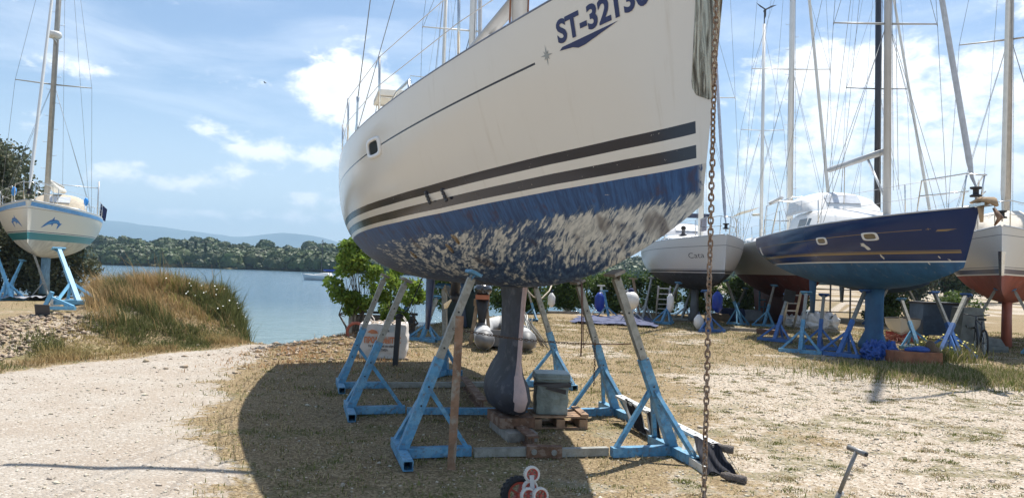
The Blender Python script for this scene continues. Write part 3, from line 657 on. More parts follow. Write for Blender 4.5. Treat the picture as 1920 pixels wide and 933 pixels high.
# ------------------------------------------------------------------ boat stands
def stand(foot, pad, label, m=None, mh_=None, frac=.52, w_=.085, stem=.62, cross=.9, joint=.36, group='boat stands around the cream yacht', padlen=.26, pad_m=None, base=True, pad_dir=None, near_brace=True, cat='boat stand'):
    m = m or blue; mh_ = mh_ or galv
    foot = Vector(foot); pad = Vector(pad); g0 = foot.z
    root = empty('boat_stand', foot, label, cat, group)
    P0 = Vector((0, 0, w_*.55)); P1 = pad-foot; d = (P1-P0).normalized()
    i_ = Vector((d.x, d.y, 0)); i_ = i_.normalized() if i_.length > .03 else Vector((0, 1, 0)); a_ = Vector((-i_.y, i_.x, 0))
    Pm = P0+(P1-P0)*frac; Pj = P0+(P1-P0)*joint
    mb = MB(); mb.beam(P0-d*.03, Pm, w_, w_, i_); leg = mb.build('leg', m, root)
    mb = MB(); mb.beam(Pm-d*.02, P1-d*.05, w_*.80, w_*.80, i_); ext = mb.build('extension_tube', mh_, root)
    far = a_ if (foot+a_).length > (foot-a_).length else -a_
    for k in range(2):
        for P_, q_, par in ((Pm+(P1-Pm)*(.12+.42*k), w_*.41, ext), (P0+(Pm-P0)*(.5+.2*k), w_*.51, leg)):
            if P_.z > P1.z-.15: continue
            o = d.cross(i_).normalized(); mb = MB(); mb.tube([P_-o*(q_+.002), P_+o*(q_+.002)], .0095, 8); mb.build('bolt_hole', black, par)
    if base:
        mb = MB(); mb.beam(P0+i_*.0, P0+i_*stem, w_, w_*1.0); mb.build('base_rail', m, root)
        mb = MB(); mb.beam(P0-a_*cross/2+Vector((0, 0, -.002)), P0+a_*cross/2+Vector((0, 0, -.002)), w_, w_*.98, open_end=1); mb.build('cross_foot', m, root)
        for e in (P0+i_*(stem-.04), P0+far*(cross/2-.06)) + ((P0-far*(cross/2-.06),) if near_brace else ()):
            mb = MB(); mb.beam(e+Vector((0, 0, w_*.4)), Pj, w_*.55, w_*.45, i_); mb.build('brace', m, root)
    # swivel pad on a screw
    mb = MB(); mb.tube([P1-d*.14, P1-d*.02], w_*.2, 8); mb.tube([P1-d*.10, P1-d*.06], w_*.42, 6); mb.build('screw', galv, root)
    nrm = pad_dir or (Vector((-i_.x*.2, -i_.y*.2, 1)) * 1).normalized()
    nrm = (Vector((i_.x*.45, i_.y*.45, 1))).normalized()
    along = (a_-nrm*a_.dot(nrm)).normalized()
    mb = MB(); mb.beam(P1-along*padlen/2, P1+along*padlen/2, .11, .028, nrm)
    mb.add([P1-along*padlen/2-nrm*.02, P1+along*padlen/2-nrm*.02, P1+along*.05-nrm*.07, P1-along*.05-nrm*.07], [(0, 1, 2, 3), (3, 2, 1, 0)])
    mb.build('pad', pad_m or m, root)
    return root
I_S = Vector((math.cos(aM), math.sin(aM), 0))       # inward from starboard
def pad_on(px, py, foot, idir):
    d = ray(px, py); f = Vector(foot)
    # ray from the survey point meets the vertical plane through foot and inward direction
    n = Vector((-idir.y, idir.x, 0)); s = (n.dot(Vector((f.x, f.y, 0))))/(n.x*d[0]+n.y*d[1])
    return Vector((d[0]*s, d[1]*s, H+d[2]*s))
def g_(px, py): p = G(px, py); p.z = 0.0; return p
lab = 'boat stand'
S1f = g_(752, 858); S2f = g_(655, 776); S3f = g_(638, 728); R1f = g_(1262, 852); R2f = g_(1155, 778); R3f = g_(1058, 724)
for f_, pp, l_, sg in ((S1f, (888, 512), 'nearest blue boat stand left of the keel, beside the upright brown post', 1), (S2f, (762, 525), 'second blue boat stand left of the keel, its leg crossing the printed sack', 1), (S3f, (722, 517), 'rearmost leaning blue boat stand on the left, its foot left of the printed sack', 1),
               (R1f, (1152, 512), 'blue steel boat stand nearest the camera on the right, beside the fallen ladder', -1), (R2f, (1083, 528), 'second blue boat stand right of the keel, with straps hanging on it', -1), (R3f, (1002, 533), 'third blue boat stand on the right, behind the lidded bin', -1)):
    stand(f_, pad_on(*pp, f_, I_S*sg), l_, mh_=galv, pad_m=blue if f_ == S1f else woodg, near_brace=sg < 0)
p_ = g_(835, 702); stand(p_, pad_on(833, 535, p_, Vector((.3, 1, 0)).normalized()), 'blue boat stand with upright grey tube under the stern of the cream yacht', frac=.42, joint=.3, stem=.5, cross=.55)
# cradle beams between the stands
def cradle(a, b, label, m=galv, w_=.085):
    mb = MB(); a = Vector(a); b = Vector(b); mb.beam(a+Vector((0, 0, w_/2)), b+Vector((0, 0, w_/2)), w_*.8, w_*.86, open_end=1)
    o = mb.build('cradle_beam', m); tag(o, label, 'steel beam', 'cradle beams under the cream yacht'); return o
dS = (R1f-S1f).normalized()
mid1 = (S1f+R1f)/2
cradle(S1f+dS*.64, mid1+Vector((-.12, 0, 0)), 'grey steel cradle beam running from the near left stand to the rusty joint')
cradle(mid1+Vector((.16, 0, 0)), R1f-dS*.64, 'grey steel cradle beam running from the rusty joint to the near right stand')
mb = MB(); mb.beam(mid1+Vector((-.14, -.0, .047)), mid1+Vector((.18, 0.0, .047)), .10, .10); jn = mb.build('beam_joint', rust); tag(jn, 'short rusty bolted sleeve joining the front cradle beams', 'beam joint')
for dx in (-.07, .11): mb = MB(); mb.lathe([(.001, .03), (.012, .03), (.012, .016), (.026, .016), (.026, 0)], 10, Matrix.Translation(mid1+Vector((dx, -.045, .05))) @ Matrix.Rotation(math.pi/2, 4, 'X')); mb.build('bolt', galv, jn)
d2 = (R2f-S2f).normalized(); cradle(S2f+d2*.64, R2f-d2*.64, 'blue painted cradle beam across the middle, behind the foot of the keel', blue)
d3 = (R3f-S3f).normalized(); cradle(S3f+d3*.64, R3f-d3*.64, 'far grey cradle beam with bolt holes behind the keel bulb')
def ibeam(a, b, h=.12, w_=.11, m=rust, label='', name='steel_girder'):
    a, b = Vector(a), Vector(b); mb = MB(); z = Vector((0, 0, 1))
    mb.beam(a+z*(h-.008), b+z*(h-.008), w_, .016); mb.beam(a+z*.008, b+z*.008, w_, .016); mb.beam(a+z*h/2, b+z*h/2, .014, h-.033, z)
    o = mb.build(name, m); return tag(o, label, 'girder', 'rusty girders under the keel')
kb = MW(6.5, 0, -2.05); kb.z = 0
ibeam(G(1000, 842), G(948, 797), label='rusty girder lying from the front cradle beam to the keel foot')
ibeam(G(905, 768), G(868, 720), label='rusty girder lying behind the keel bulb towards the far beam')
mb = MB(); kz = WLM-2.045
c1 = MW(6.75, 0, -WLM); 
Mz = Matrix.Rotation(rzM, 4, 'Z')
o = empty('keel_block', (c1.x, c1.y, 0), 'stack of rusty plates and timber directly under the keel bulb', 'keel support', rz=rzM)
mb = MB(); mb.box((0, 0, .045), (.75, .30, .09)); mb.build('timber', woodg, o)
mb = MB(); mb.box((-.1, 0, .093+ (kz-.093)/2), (.55, .36, kz-.095)); mb.build('plate', rust, o)
# upright rusty plank beside the near left stand
o = empty('prop_post', g_(846, 878), 'rusty brown timber post standing upright beside the near left stand', 'post')
top = D(862, 592, g_(846, 878).y+.02)-o.location
mb = MB(); mb.beam((0, 0, -.03), top, .068, .03, (0, 1, 0)); mb.build('plank', mat('rusty_plank', (.24, .14, .085), .85, var=.3, scale=8, col2=(.30, .27, .22), c2=(.48, .62), bump=.3), o)
# black bollard with tap and socket
bl = g_(741, 685); o = empty('service_post', bl, 'short black square power post with socket and grey hose, between the printed sack and stands', 'power post')
mb = MB(); mb.beam((0, 0, -.02), (.03, 0, .83), .085, .085, (0, 1, 0)); mb.build('column', mat('post_black', (.02, .02, .022), .5), o)
mb = MB(); mb.ball((.04, 0, .84), .075, .06, .05, 8); mb.build('cap', black, o, True)
mb = MB(); mb.box((-.075, -.03, .62), (.075, .06, .10)); mb.build('socket_box', mat('socket_grey', (.45, .46, .45), .5), o); mb = MB(); mb.box((-.08, -.03, .78), (.05, .05, .07)); mb.build('tap', MATS['socket_grey'], o)
mb = MB(); mb.tube([(-.05, -.04, .70), (-.13, -.06, .74), (-.11, -.05, .86), (0, -.06, .93), (.12, -.04, .90), (.2, 0, .98), (.34, .1, 1.35), (.5, .4, 1.9)], .010, 6); mb.build('cable', black, o, True)
# printed bulk bag
bg0 = g_(719, 668); o = empty('bulk_bag', bg0, 'white woven bulk bag with orange and black Greek print, full of rubble', 'bulk bag', rz=R_(6))
def soft_box(mb, c, d, bulge=.08, n=10, puff=.3, seed=0, top_noise=.05):
    rg = np.random.default_rng(seed); ph = rg.random(6)*6; vs = []; f = []
    for fi, (ax_, sg) in enumerate(((0, -1), (0, 1), (1, -1), (1, 1), (2, 1), (2, -1))):
        o_ = len(vs)
        for i in range(n+1):
            for j in range(n+1):
                a, b = 2*i/n-1, 2*j/n-1; p = [0, 0, 0]; p[ax_] = sg; p[(ax_+1) % 3] = a; p[(ax_+2) % 3] = b
                x, y, z = p; k = 1+bulge*(1-z*z)*1.0; e = .05*(abs(x)*abs(y))**6
                x2 = x*(k-e); y2 = y*(k-e); zz = z
                w_ = .02*math.sin(x*5+z*9+ph[0])+.02*math.sin(y*6-z*7+ph[1])+.012*math.sin(z*23+x*3+ph[2])
                x2 += w_*(1-abs(z)**8); y2 += w_*(1-abs(z)**8)
                if z > 0: zz += top_noise*math.sin(x*7+ph[3])*math.sin(y*6+ph[4])*z
                vs.append((c[0]+x2*d[0]/2, c[1]+y2*d[1]/2, c[2]+zz*d[2]/2))
        for i in range(n):
            for j in range(n):
                a = o_+i*(n+1)+j; q_ = (a, a+1, a+n+2, a+n+1); f.append(q_ if sg < 0 else q_[::-1])
    return mb.add(vs, f)
bagm = mat('woven_white', (.66, .62, .58), .8, var=.08, scale=6, bump=.2, dirt=(.45, .36, .28), dirt_amt=.3)
mb = MB(); soft_box(mb, (0, 0, .32), (.84, .8, .62), .07, 14, seed=2); mb.build('sack', bagm, o, True)
for dx, dy in ((-.3, -.25), (.32, -.28), (.3, .3), (-.3, .3)):
    mb = MB(); mb.tube([(dx-.07, dy, .6), (dx-.05, dy, .72), (dx+.02, dy-.03, .76), (dx+.08, dy, .68), (dx+.09, dy, .58)], .02, 6, sq=.4); mb.build('lifting_loop', bagm, o, True)
def flat_text(s, size, cx, cz, y, m, parent, name, bold=.02, wmax=None):
    vs, fs = text_mesh(s, size, bold)
    if not vs: return
    x0 = min(v.x for v in vs); x1 = max(v.x for v in vs); k = (wmax/(x1-x0)) if wmax else 1
    mb = MB(); mb.add([(cx+(v.x-(x0+x1)/2)*k, y, cz+v.y) for v in vs], fs); return mb.build(name, m, parent)
orange = mat('print_orange', (.62, .24, .12), .8); printk = mat('print_black', (.08, .08, .08), .8)
flat_text('ΠΡΟΔΡΟΜΙΤΗΣ', .14, 0, .30, -.452, orange, o, 'print', .008, .66)
flat_text('Για δομικά υλικά και αδρανή', .05, 0, .225, -.452, printk, o, 'print', .003, .5)
flat_text('ΑΔΡΑΝΗ ΥΛΙΚΑ', .05, -.05, .155, -.452, printk, o, 'print', .003, .3)
flat_text('ΑΔΡΑΝΗ', .045, .05, .50, -.450, printk, o, 'print', .004, .14)
mb = MB(); mb.add([(-.28, -.451, .49), (-.2, -.451, .54), (-.12, -.451, .52), (-.08, -.451, .47), (-.2, -.451, .46)], [(4, 3, 2, 1, 0)]); mb.build('print', orange, o)
mb = MB()
for k in range(26): mb.ball((random.uniform(-.36, .36), random.uniform(-.36, .36), .61+random.uniform(0, .03)), random.uniform(.03, .07), random.uniform(.03, .07), random.uniform(.02, .05), 5)
mb.build('rubble', mat('rubble', (.42, .34, .27), .9, scale=20), o, True)
# lidded bin on a pallet
bp = g_(1036, 797); o = empty('pallet', bp, 'short wooden pallet under the plastic wrapped bin, right of the keel', 'pallet', rz=R_(8))
palm = mat('pallet_wood', (.33, .21, .13), .85, var=.3, scale=8, bump=.3, dirt=(.2, .17, .14), dirt_amt=.4)
for k in range(5): mb = MB(); mb.box((0.05, -.16+k*.09, .128), (.60, .07, .018)); mb.build('slat', palm, o)
for k in (-.2, .05, .30):
    mb = MB(); mb.box((k, .02, .06), (.09, .42, .085)); mb.build('bearer', palm, o)
mb = MB(); mb.box((.05, -.17, .01), (.60, .07, .016)); mb.box((.05, .18, .01), (.60, .07, .016)); mb.build('base_board', palm, o)
mb = MB(); mb.box((.31, .05, .15), (.08, .5, .02)); mb.build('slat', palm, o)
bn = empty('storage_bin', bp+Vector((-.03, .03, .14)), 'grey green plastic bin wrapped in clear sheet with black tape, on the pallet', 'storage bin', rz=R_(4))
binm = mat('wrapped_plastic', (.21, .25, .23), .32, var=.3, scale=5, bump=.5, col2=(.34, .37, .34), c2=(.5, .66))
mb = MB(); soft_box(mb, (0, 0, .185), (.35, .33, .36), .02, 10, seed=5, top_noise=0); mb.build('body', binm, bn, True)
mb = MB(); soft_box(mb, (0, 0, .395), (.37, .35, .085), .06, 10, seed=6, top_noise=.03); mb.build('lid', mat('bin_lid', (.20, .25, .24), .35, var=.2, scale=8, bump=.5), bn, True)
tapem = mat('black_tape', (.02, .022, .03), .3)
mb = MB(); mb.add([(-.2, -.19, .35), (.195, -.19, .345), (.195, -.19, .30), (.05, -.192, .29), (-.19, -.19, .315), (-.215, -.185, .32)], [(0, 5, 4, 3, 2, 1)]); mb.add([(-.06, -.195, .30), (.14, -.20, .275), (.14, -.20, .225), (-.08, -.195, .28)], [(3, 2, 1, 0)]); mb.box((.192, 0, .325), (.006, .33, .045)); mb.build('tape', tapem, bn)
# fallen aluminium ladder standing on its edge, cloth over it
la, lb = G(1160, 760), G(1352, 866); la = Vector((1.30, 9.0, 0)); 
ta, tb = D(1160, 738, 8.9), D(1350, 836, 6.45)
la = Vector((ta.x+.22, ta.y+.06, .02)); lb = Vector((tb.x+.10, tb.y+.05, .02))
la = Vector((G(1180, 795).x, G(1180, 795).y, .03)); lb = Vector((G(1322, 890).x, G(1322, 890).y, .03))
ta = Vector((la.x-.12, la.y+.0, .36)); ta = D(1160, 742, la.y+.16); tb = D(1345, 836, lb.y+.20)
lad = empty('ladder', la, 'aluminium ladder lying on its edge beside the near right stand, dark cloth over its rungs', 'ladder')
mb = MB(); mb.beam(ta-la, tb-la, .085, .028, (0, -.3, 1)); mb.build('rail', mat('ladder_rail', (.60, .61, .60), .45, .1, var=.06, dirt=(.35, .32, .28), dirt_amt=.3), lad)
mb = MB(); mb.beam(Vector((0, 0, 0)), lb-la, .028, .085, (0, 0, 1)); mb.build('rail', MATS['ladder_rail'], lad)
for k in range(10):
    s_ = (k+.5)/10; mb = MB(); mb.beam((ta+(tb-ta)*s_)-la, (lb-la)*s_, .045, .028, (1, 0, .2)); mb.build('rung', alud, lad)
mb = MB()
for k in range(14):
    s_ = (k+.5)/14; c = (ta+(tb-ta)*s_)-la; mb.box(c+Vector((0, 0, .016)), (.02, .012, .006))
mb.build('rivet', dark, lad)
def cloth(name, quads_, m, label, cat, seed=0, amp=.012, thick=.008, group=None, n=14, freq=16):
    rg = random.Random(seed); V = []; Fq = []
    a, b, c, d = [Vector(p) for p in quads_]; nrm = (b-a).cross(d-a).normalized(); ph = rg.random()*6
    for s_ in (0, 1):
        for i in range(n+1):
            for j in range(n+1):
                u, v = i/n, j/n; p = (a*(1-u)+b*u)*(1-v)+(d*(1-u)+c*u)*v
                p = p+nrm*(amp*math.sin(u*freq+ph+2*math.sin(v*4))*(.3+.7*v)+thick*s_)+Vector((0, 0, amp*.4*math.sin(v*9+u*5+ph)))
                V.append(tuple(p))
    N = (n+1)**2
    for i in range(n):
        for j in range(n):
            q_ = (i*(n+1)+j, i*(n+1)+j+1, (i+1)*(n+1)+j+1, (i+1)*(n+1)+j); Fq.append(q_); Fq.append(tuple(x+N for x in q_[::-1]))
    o = npmesh(name, V, Fq, m, None, True); return tag(o, label, cat, group)
def pin_mat():
    m = bpy.data.materials.new('pinstripe_cloth'); m.use_nodes = True; t = NT(m.node_tree); b = t.n['Principled BSDF']
    tc = t.new('ShaderNodeTexCoord').outputs['Object']; x, y, z = t.sep(tc)
    v = t.m('FRACT', t.m('MULTIPLY', t.m('ADD', x, t.m('MULTIPLY', y, -.35)), 34.0)); c = t.mix(t.step(v, .90, .97), (.008, .009, .016), (.05, .05, .07))
    t.l.new(c, b.inputs['Base Color']); b.inputs['Roughness'].default_value = .9; return m
pin = pin_mat()
off_ = Vector((-.05, -.06, .01))
def LT(s_): return ta+(tb-ta)*s_+off_*.6+Vector((0, 0, .012))
def LBm(s_): return lb*s_+la*(1-s_)+off_
cloth('draped_cloth', (LT(.10), LT(.27), LBm(.33), LBm(.15)), pin, 'dark pinstriped cloth hanging through the far rungs of the fallen ladder', 'cloth', 1, group='dark cloths on the ladder')
cloth('draped_cloth', (LT(.36), LT(.48), LBm(.55), LBm(.42)), pin, 'narrow dark cloth hanging over the middle rungs of the fallen ladder', 'cloth', 2, group='dark cloths on the ladder')
e0 = LT(.86); e1 = LT(1.0); cloth('draped_cloth', (e0+Vector((-.05, -.03, .01)), e1+Vector((.02, 0, .01)), G(1380, 893)+Vector((0, 0, .03)), G(1318, 893)+Vector((0, 0, .04))), pin, 'pinstriped trouser-like cloth trailing off the near end of the ladder to the ground', 'cloth', 3, amp=.02, group='dark cloths on the ladder')
for (p_, q2, lb_) in ((tb+Vector((-.05, .02, .0)), tb+Vector((.13, -.04, -.02)), 'rolled grey brown padding tied on the top end of the ladder rail'), (G(1362, 902)+Vector((-.04, .02, .05)), G(1385, 908)+Vector((.05, -.02, .04)), 'crumpled grey brown padding on the ground past the ladder end')):
    mb = MB(); mb.tube([p_, p_.lerp(q2, .3), p_.lerp(q2, .5), p_.lerp(q2, .8), q2], [.02, .036, .030, .038, .034], 12); tag(mb.build('rolled_padding', mat('padding', (.13, .11, .10), .85, var=.3, scale=20, bump=.8), None, True), lb_, 'padding', 'padding at the ladder ends')
mb = MB(); mb.tube([tb+Vector((.05, -.03, .0)), G(1375, 880)+Vector((0, 0, .05)), G(1400, 910)+Vector((0, 0, .01)), G(1425, 925)+Vector((0, 0, .01))], .004, 5); tag(mb.build('cord', rope, None, True), 'thin pale cord trailing from the ladder end over the gravel', 'cord')
# T handle bar standing in the gravel at the right
tq = G(1548, 985); o = empty('handle_bar', tq, 'grey tubular bar with T handle standing up from the gravel on the right', 'T handle bar')
tt = D(1606, 845, 5.02)-tq
mb = MB(); mb.tube([(0, 0, -.02), tt*.45], .0175, 10); mb.tube([tt*.42, tt], .014, 10); mb.build('shaft', mat('bar_grey', (.22, .22, .22), .5, .5, dirt=(.4, .38, .35), dirt_amt=.4), o, True)
a, b = D(1591, 838, 5.1)-tq, D(1624, 851, 4.94)-tq
mb = MB(); mb.tube([a, b], .0185, 12); mb.build('grip', MATS['bar_grey'], o, True)
mb = MB(); mb.tube([b-(b-a).normalized()*.004, b+(b-a).normalized()*.002], .014, 12); mb.build('grip_opening', black, o, True)
mb = MB(); mb.ball(tt*.44+Vector((.02, 0, .0)), .014, .014, .02, 6); mb.build('clamp', white, o, True)
# stair trolley: tri-star wheels with red hubs, black tyre behind
tr = G(985, 950); tr.z = 0; o = empty('stair_trolley', tr, 'upturned hand trolley with small white tyred red wheels in the bottom foreground', 'trolley')
redp = mat('red_plastic', (.42, .07, .05), .45); wt = mat('white_tyre', (.62, .60, .56), .7, dirt=(.3, .25, .2), dirt_amt=.4, scale=30); 
def small_wheel(c, ax_dir, r, wd, parent, tyre_m, hub_m, spokes=6, tread=True):
    q_ = Vector(ax_dir).normalized().to_track_quat('Z', 'Y').to_matrix().to_4x4(); M = Matrix.Translation(Vector(c)) @ q_
    root = None; mb = MB(); mb.lathe([(r*.74, -wd/2*.9), (r*.93, -wd/2), (r, -wd*.3), (r, wd*.3), (r*.93, wd/2), (r*.74, wd/2*.9), (r*.74, -wd/2*.9)], 28, M)
    if tread:
        for k in range(22):
            for s_ in (-1, 1):
                a = 2*math.pi*(k+.25*s_)/22; mb.box(M @ Vector((r*1.0*math.cos(a), r*1.0*math.sin(a), s_*wd*.2)), (r*.06, r*.15, wd*.34), (q_ @ Matrix.Rotation(a, 4, 'Z')).to_3x3())
    wl_ = mb.build('wheel', tyre_m, parent, True)
    mb = MB(); mb.lathe([(r*.6, -wd*.34), (r*.745, -wd*.38), (r*.745, wd*.38), (r*.6, wd*.34), (r*.6, -wd*.34)], 24, M); mb.lathe([(0.001, -wd*.42), (r*.16, -wd*.42), (r*.16, wd*.42), (.001, wd*.42)], 12, M)
    for k in range(spokes):
        a = 2*math.pi*k/spokes; mb.box(M @ Vector((r*.38*math.cos(a), r*.38*math.sin(a), 0)), (r*.50, r*.10, wd*.5), (q_ @ Matrix.Rotation(a, 4, 'Z')).to_3x3())
    mb.build('hub', hub_m, wl_); return wl_
axd = Vector((.25, -1, .12)); dY = 4.75
def tp(px, py, dy=0): return D(px, py, dY+dy)-tr
small_wheel(tp(997, 888, .03), axd, .050, .042, o, wt, redp)
small_wheel(tp(994, 914, .10), axd, .050, .042, o, wt, redp)
small_wheel(tp(990, 928, -.02), axd, .048, .042, o, wt, redp)
small_wheel(tp(1013, 928, -.04), axd, .050, .042, o, wt, redp)
mb = MB(); mb.beam(tp(997, 890, -.0), tp(1000, 945, -.02), .028, .012, (0, 1, 0)); mb.beam(tp(995, 912, .05), tp(996, 960, .05), .022, .02, (0, 1, 0)); mb.beam(tp(1000, 935, .02), tp(1006, 1010, .05), .03, .03, (0, 1, 0)); mb.build('bracket', mat('bracket_grey', (.45, .45, .46), .5, .2), o)
tq = g_(972, 975); tq2 = D(972, 926, 4.95); tq.x, tq.y = tq2.x, tq2.y; 
o = empty('wheel', (tq2.x, tq2.y, 0), 'larger black rubber wheel with red hub behind the small trolley wheels', 'wheel')
wlc = small_wheel(tq2-Vector((tq2.x, tq2.y, 0)), (.35, -1, .15), .115, .085, o, mat('tyre_black', (.02, .02, .024), .75, scale=40, bump=.6), redp, 5, True)
mb = MB(); mb.tube([(0, .03, .0), tq2-Vector((tq2.x, tq2.y, 0))], .012, 8); mb.build('axle_support', galv, o)
# rusty chain stretched between the near stands
cz = []
a = D(852, 616, 6.55); b = D(1183, 644, 6.82)
for k in range(13):
    s_ = k/12; p = a.lerp(b, s_); p.z -= .045*4*s_*(1-s_); cz.append(p)
chain('tie_chain', cz[:10], .026, .024, .006, mat('dark_chain', (.10, .065, .045), .8, .2, var=.3, scale=50), 'thin rusty chain stretched across between the near stands in front of the keel', 'chain')
mb = MB(); mb.tube(cz[9:], .006, 6); tag(mb.build('tie_rod', rust, None, True), 'rusty rod with hook ending at the near right stand', 'rod')
p_ = D(1116, 640, 8.45); chain('hanging_chain', [p_, p_-Vector((0, 0, .5))], .03, .026, .007, MATS['dark_chain'], 'short dark chain hanging from the second right stand', 'chain')
a = D(1078, 528, 8.75); pts1 = [a, a+Vector((.06, -.05, -.0)), a+Vector((.07, -.06, -.3)), D(1088, 690, 8.6), D(1092, 640, 8.6)+Vector((0, 0, -.05))]
mb = MB(); mb.tube([D(1076, 525, 8.5), D(1090, 528, 8.4), D(1091, 560, 8.4), D(1091, 630, 8.4), D(1089, 668, 8.4)], .012, 6, sq=.4); mb.tube([D(1092, 530, 8.45), D(1094, 600, 8.45), D(1094, 652, 8.45), D(1104, 625, 8.45), D(1098, 618, 8.45)], .010, 6, sq=.4); tag(mb.build('webbing_strap', mat('brown_strap', (.13, .07, .05), .8), None, True), 'brown webbing straps hanging from the second right stand pad', 'strap')
# grey inflatable dinghy
dg = g_(948, 660); o = empty('inflatable_dinghy', dg, 'deflated looking grey inflatable dinghy lying with its stern cones towards the keel', 'inflatable dinghy', rz=R_(4))
hyp = mat('hypalon_light', (.42, .42, .41), .55, var=.1); hyp2 = mat('hypalon_dark', (.15, .15, .15), .55, var=.15)
for s_ in (-1, 1):
    mb = MB(); mb.tube([(s_*.44, .12, .24), (s_*.44, .5, .25), (s_*.44, 1.6, .27), (s_*.33, 2.3, .34), (0, 2.7, .42)], [.2, .205, .205, .19, .17], 18); tb_ = mb.build('side_tube', hyp, o, True)
    mb = MB(); mb.tube([(s_*.44, .14, .24), (s_*.44, .02, .238), (s_*.44, -.10, .23), (s_*.44, -.2, .22)], [.207, .19, .12, .03], 18); mb.build('stern_cone', hyp2, tb_, True)
    mb = MB(); mb.tube([(s_*.44, .13, .24), (s_*.44, .16, .24)], .213, 18); mb.build('seam_band', mat('hypalon_pale', (.6, .6, .6), .5), tb_, True)
mb = MB(); mb.box((0, .45, .25), (.62, .04, .34)); mb.build('transom_board', hyp2, o)
mb = MB(); mb.box((0, 1.4, .12), (.6, 1.9, .03)); mb.build('floor', hyp2, o)
# bundle of tubes leaning on the ground behind
b0 = g_(1000, 645)
for k in range(16):
    x1 = 1028-k*2.6+random.uniform(-3, 3); a = D(960+k*2.0+random.uniform(-4, 8), 565+k*2.2+random.uniform(-10, 10), 16.6+.1*random.random()); b = g_(x1, 652+random.uniform(-10, 4)); b.z = .03+.02*random.random()
    mb = MB(); mb.tube([b, a], .016, 6); tag(mb.build('scaffold_tube', random.choice([galv, rust, woodg, alud]), None, True), 'thin metal tube in the leaning bundle beside the dinghy', 'tube', 'tubes leaning in a bundle beside the dinghy')
# outboard on a wooden trestle
ob = g_(902, 660); oy = 16.9; ob = Vector((D(902, 600, oy).x, oy, 0)); o = empty('outboard_stand', ob, 'wooden trestle holding an outboard motor behind the keel', 'trestle')
for s_ in (-1, 1):
    mb = MB(); mb.beam((s_*.22, -.2, 0), (s_*.10, 0, 1.0), .07, .035, (0, 1, 0)); mb.build('leg', wood, o); mb = MB(); mb.beam((s_*.22, .3, 0), (s_*.10, 0, 1.0), .07, .035, (0, 1, 0)); mb.build('leg', wood, o)
mb = MB(); mb.box((0, 0, .95), (.36, .05, .16)); mb.build('clamp_board', wood, o)
oo = empty('outboard_motor', ob+Vector((.02, -.09, .3)), 'black outboard motor with orange band clamped on the wooden trestle', 'outboard motor')
mb = MB(); mb.ball((0, 0, .95), .21, .28, .15, 12); mb.build('cowl', mat('cowl_black', (.02, .02, .022), .2, coat=.5), oo, True)
mb = MB(); mb.box((0, -.02, .78), (.3, .38, .1)); mb.build('cowl_base', mat('dull_orange', (.35, .12, .06), .6), oo)
mb = MB(); mb.tube([(0, 0, .75), (0, -.03, .4), (0, -.03, .1)], [.12, .08, .05], 10, sq=1.3); mb.ball((0, -.05, .1), .05, .16, .05, 8); mb.build('leg', black, oo, True)
mb = MB(); mb.ball((0, -.2, .1), .12, .02, .12, 8); mb.build('propeller', dark, oo, True)
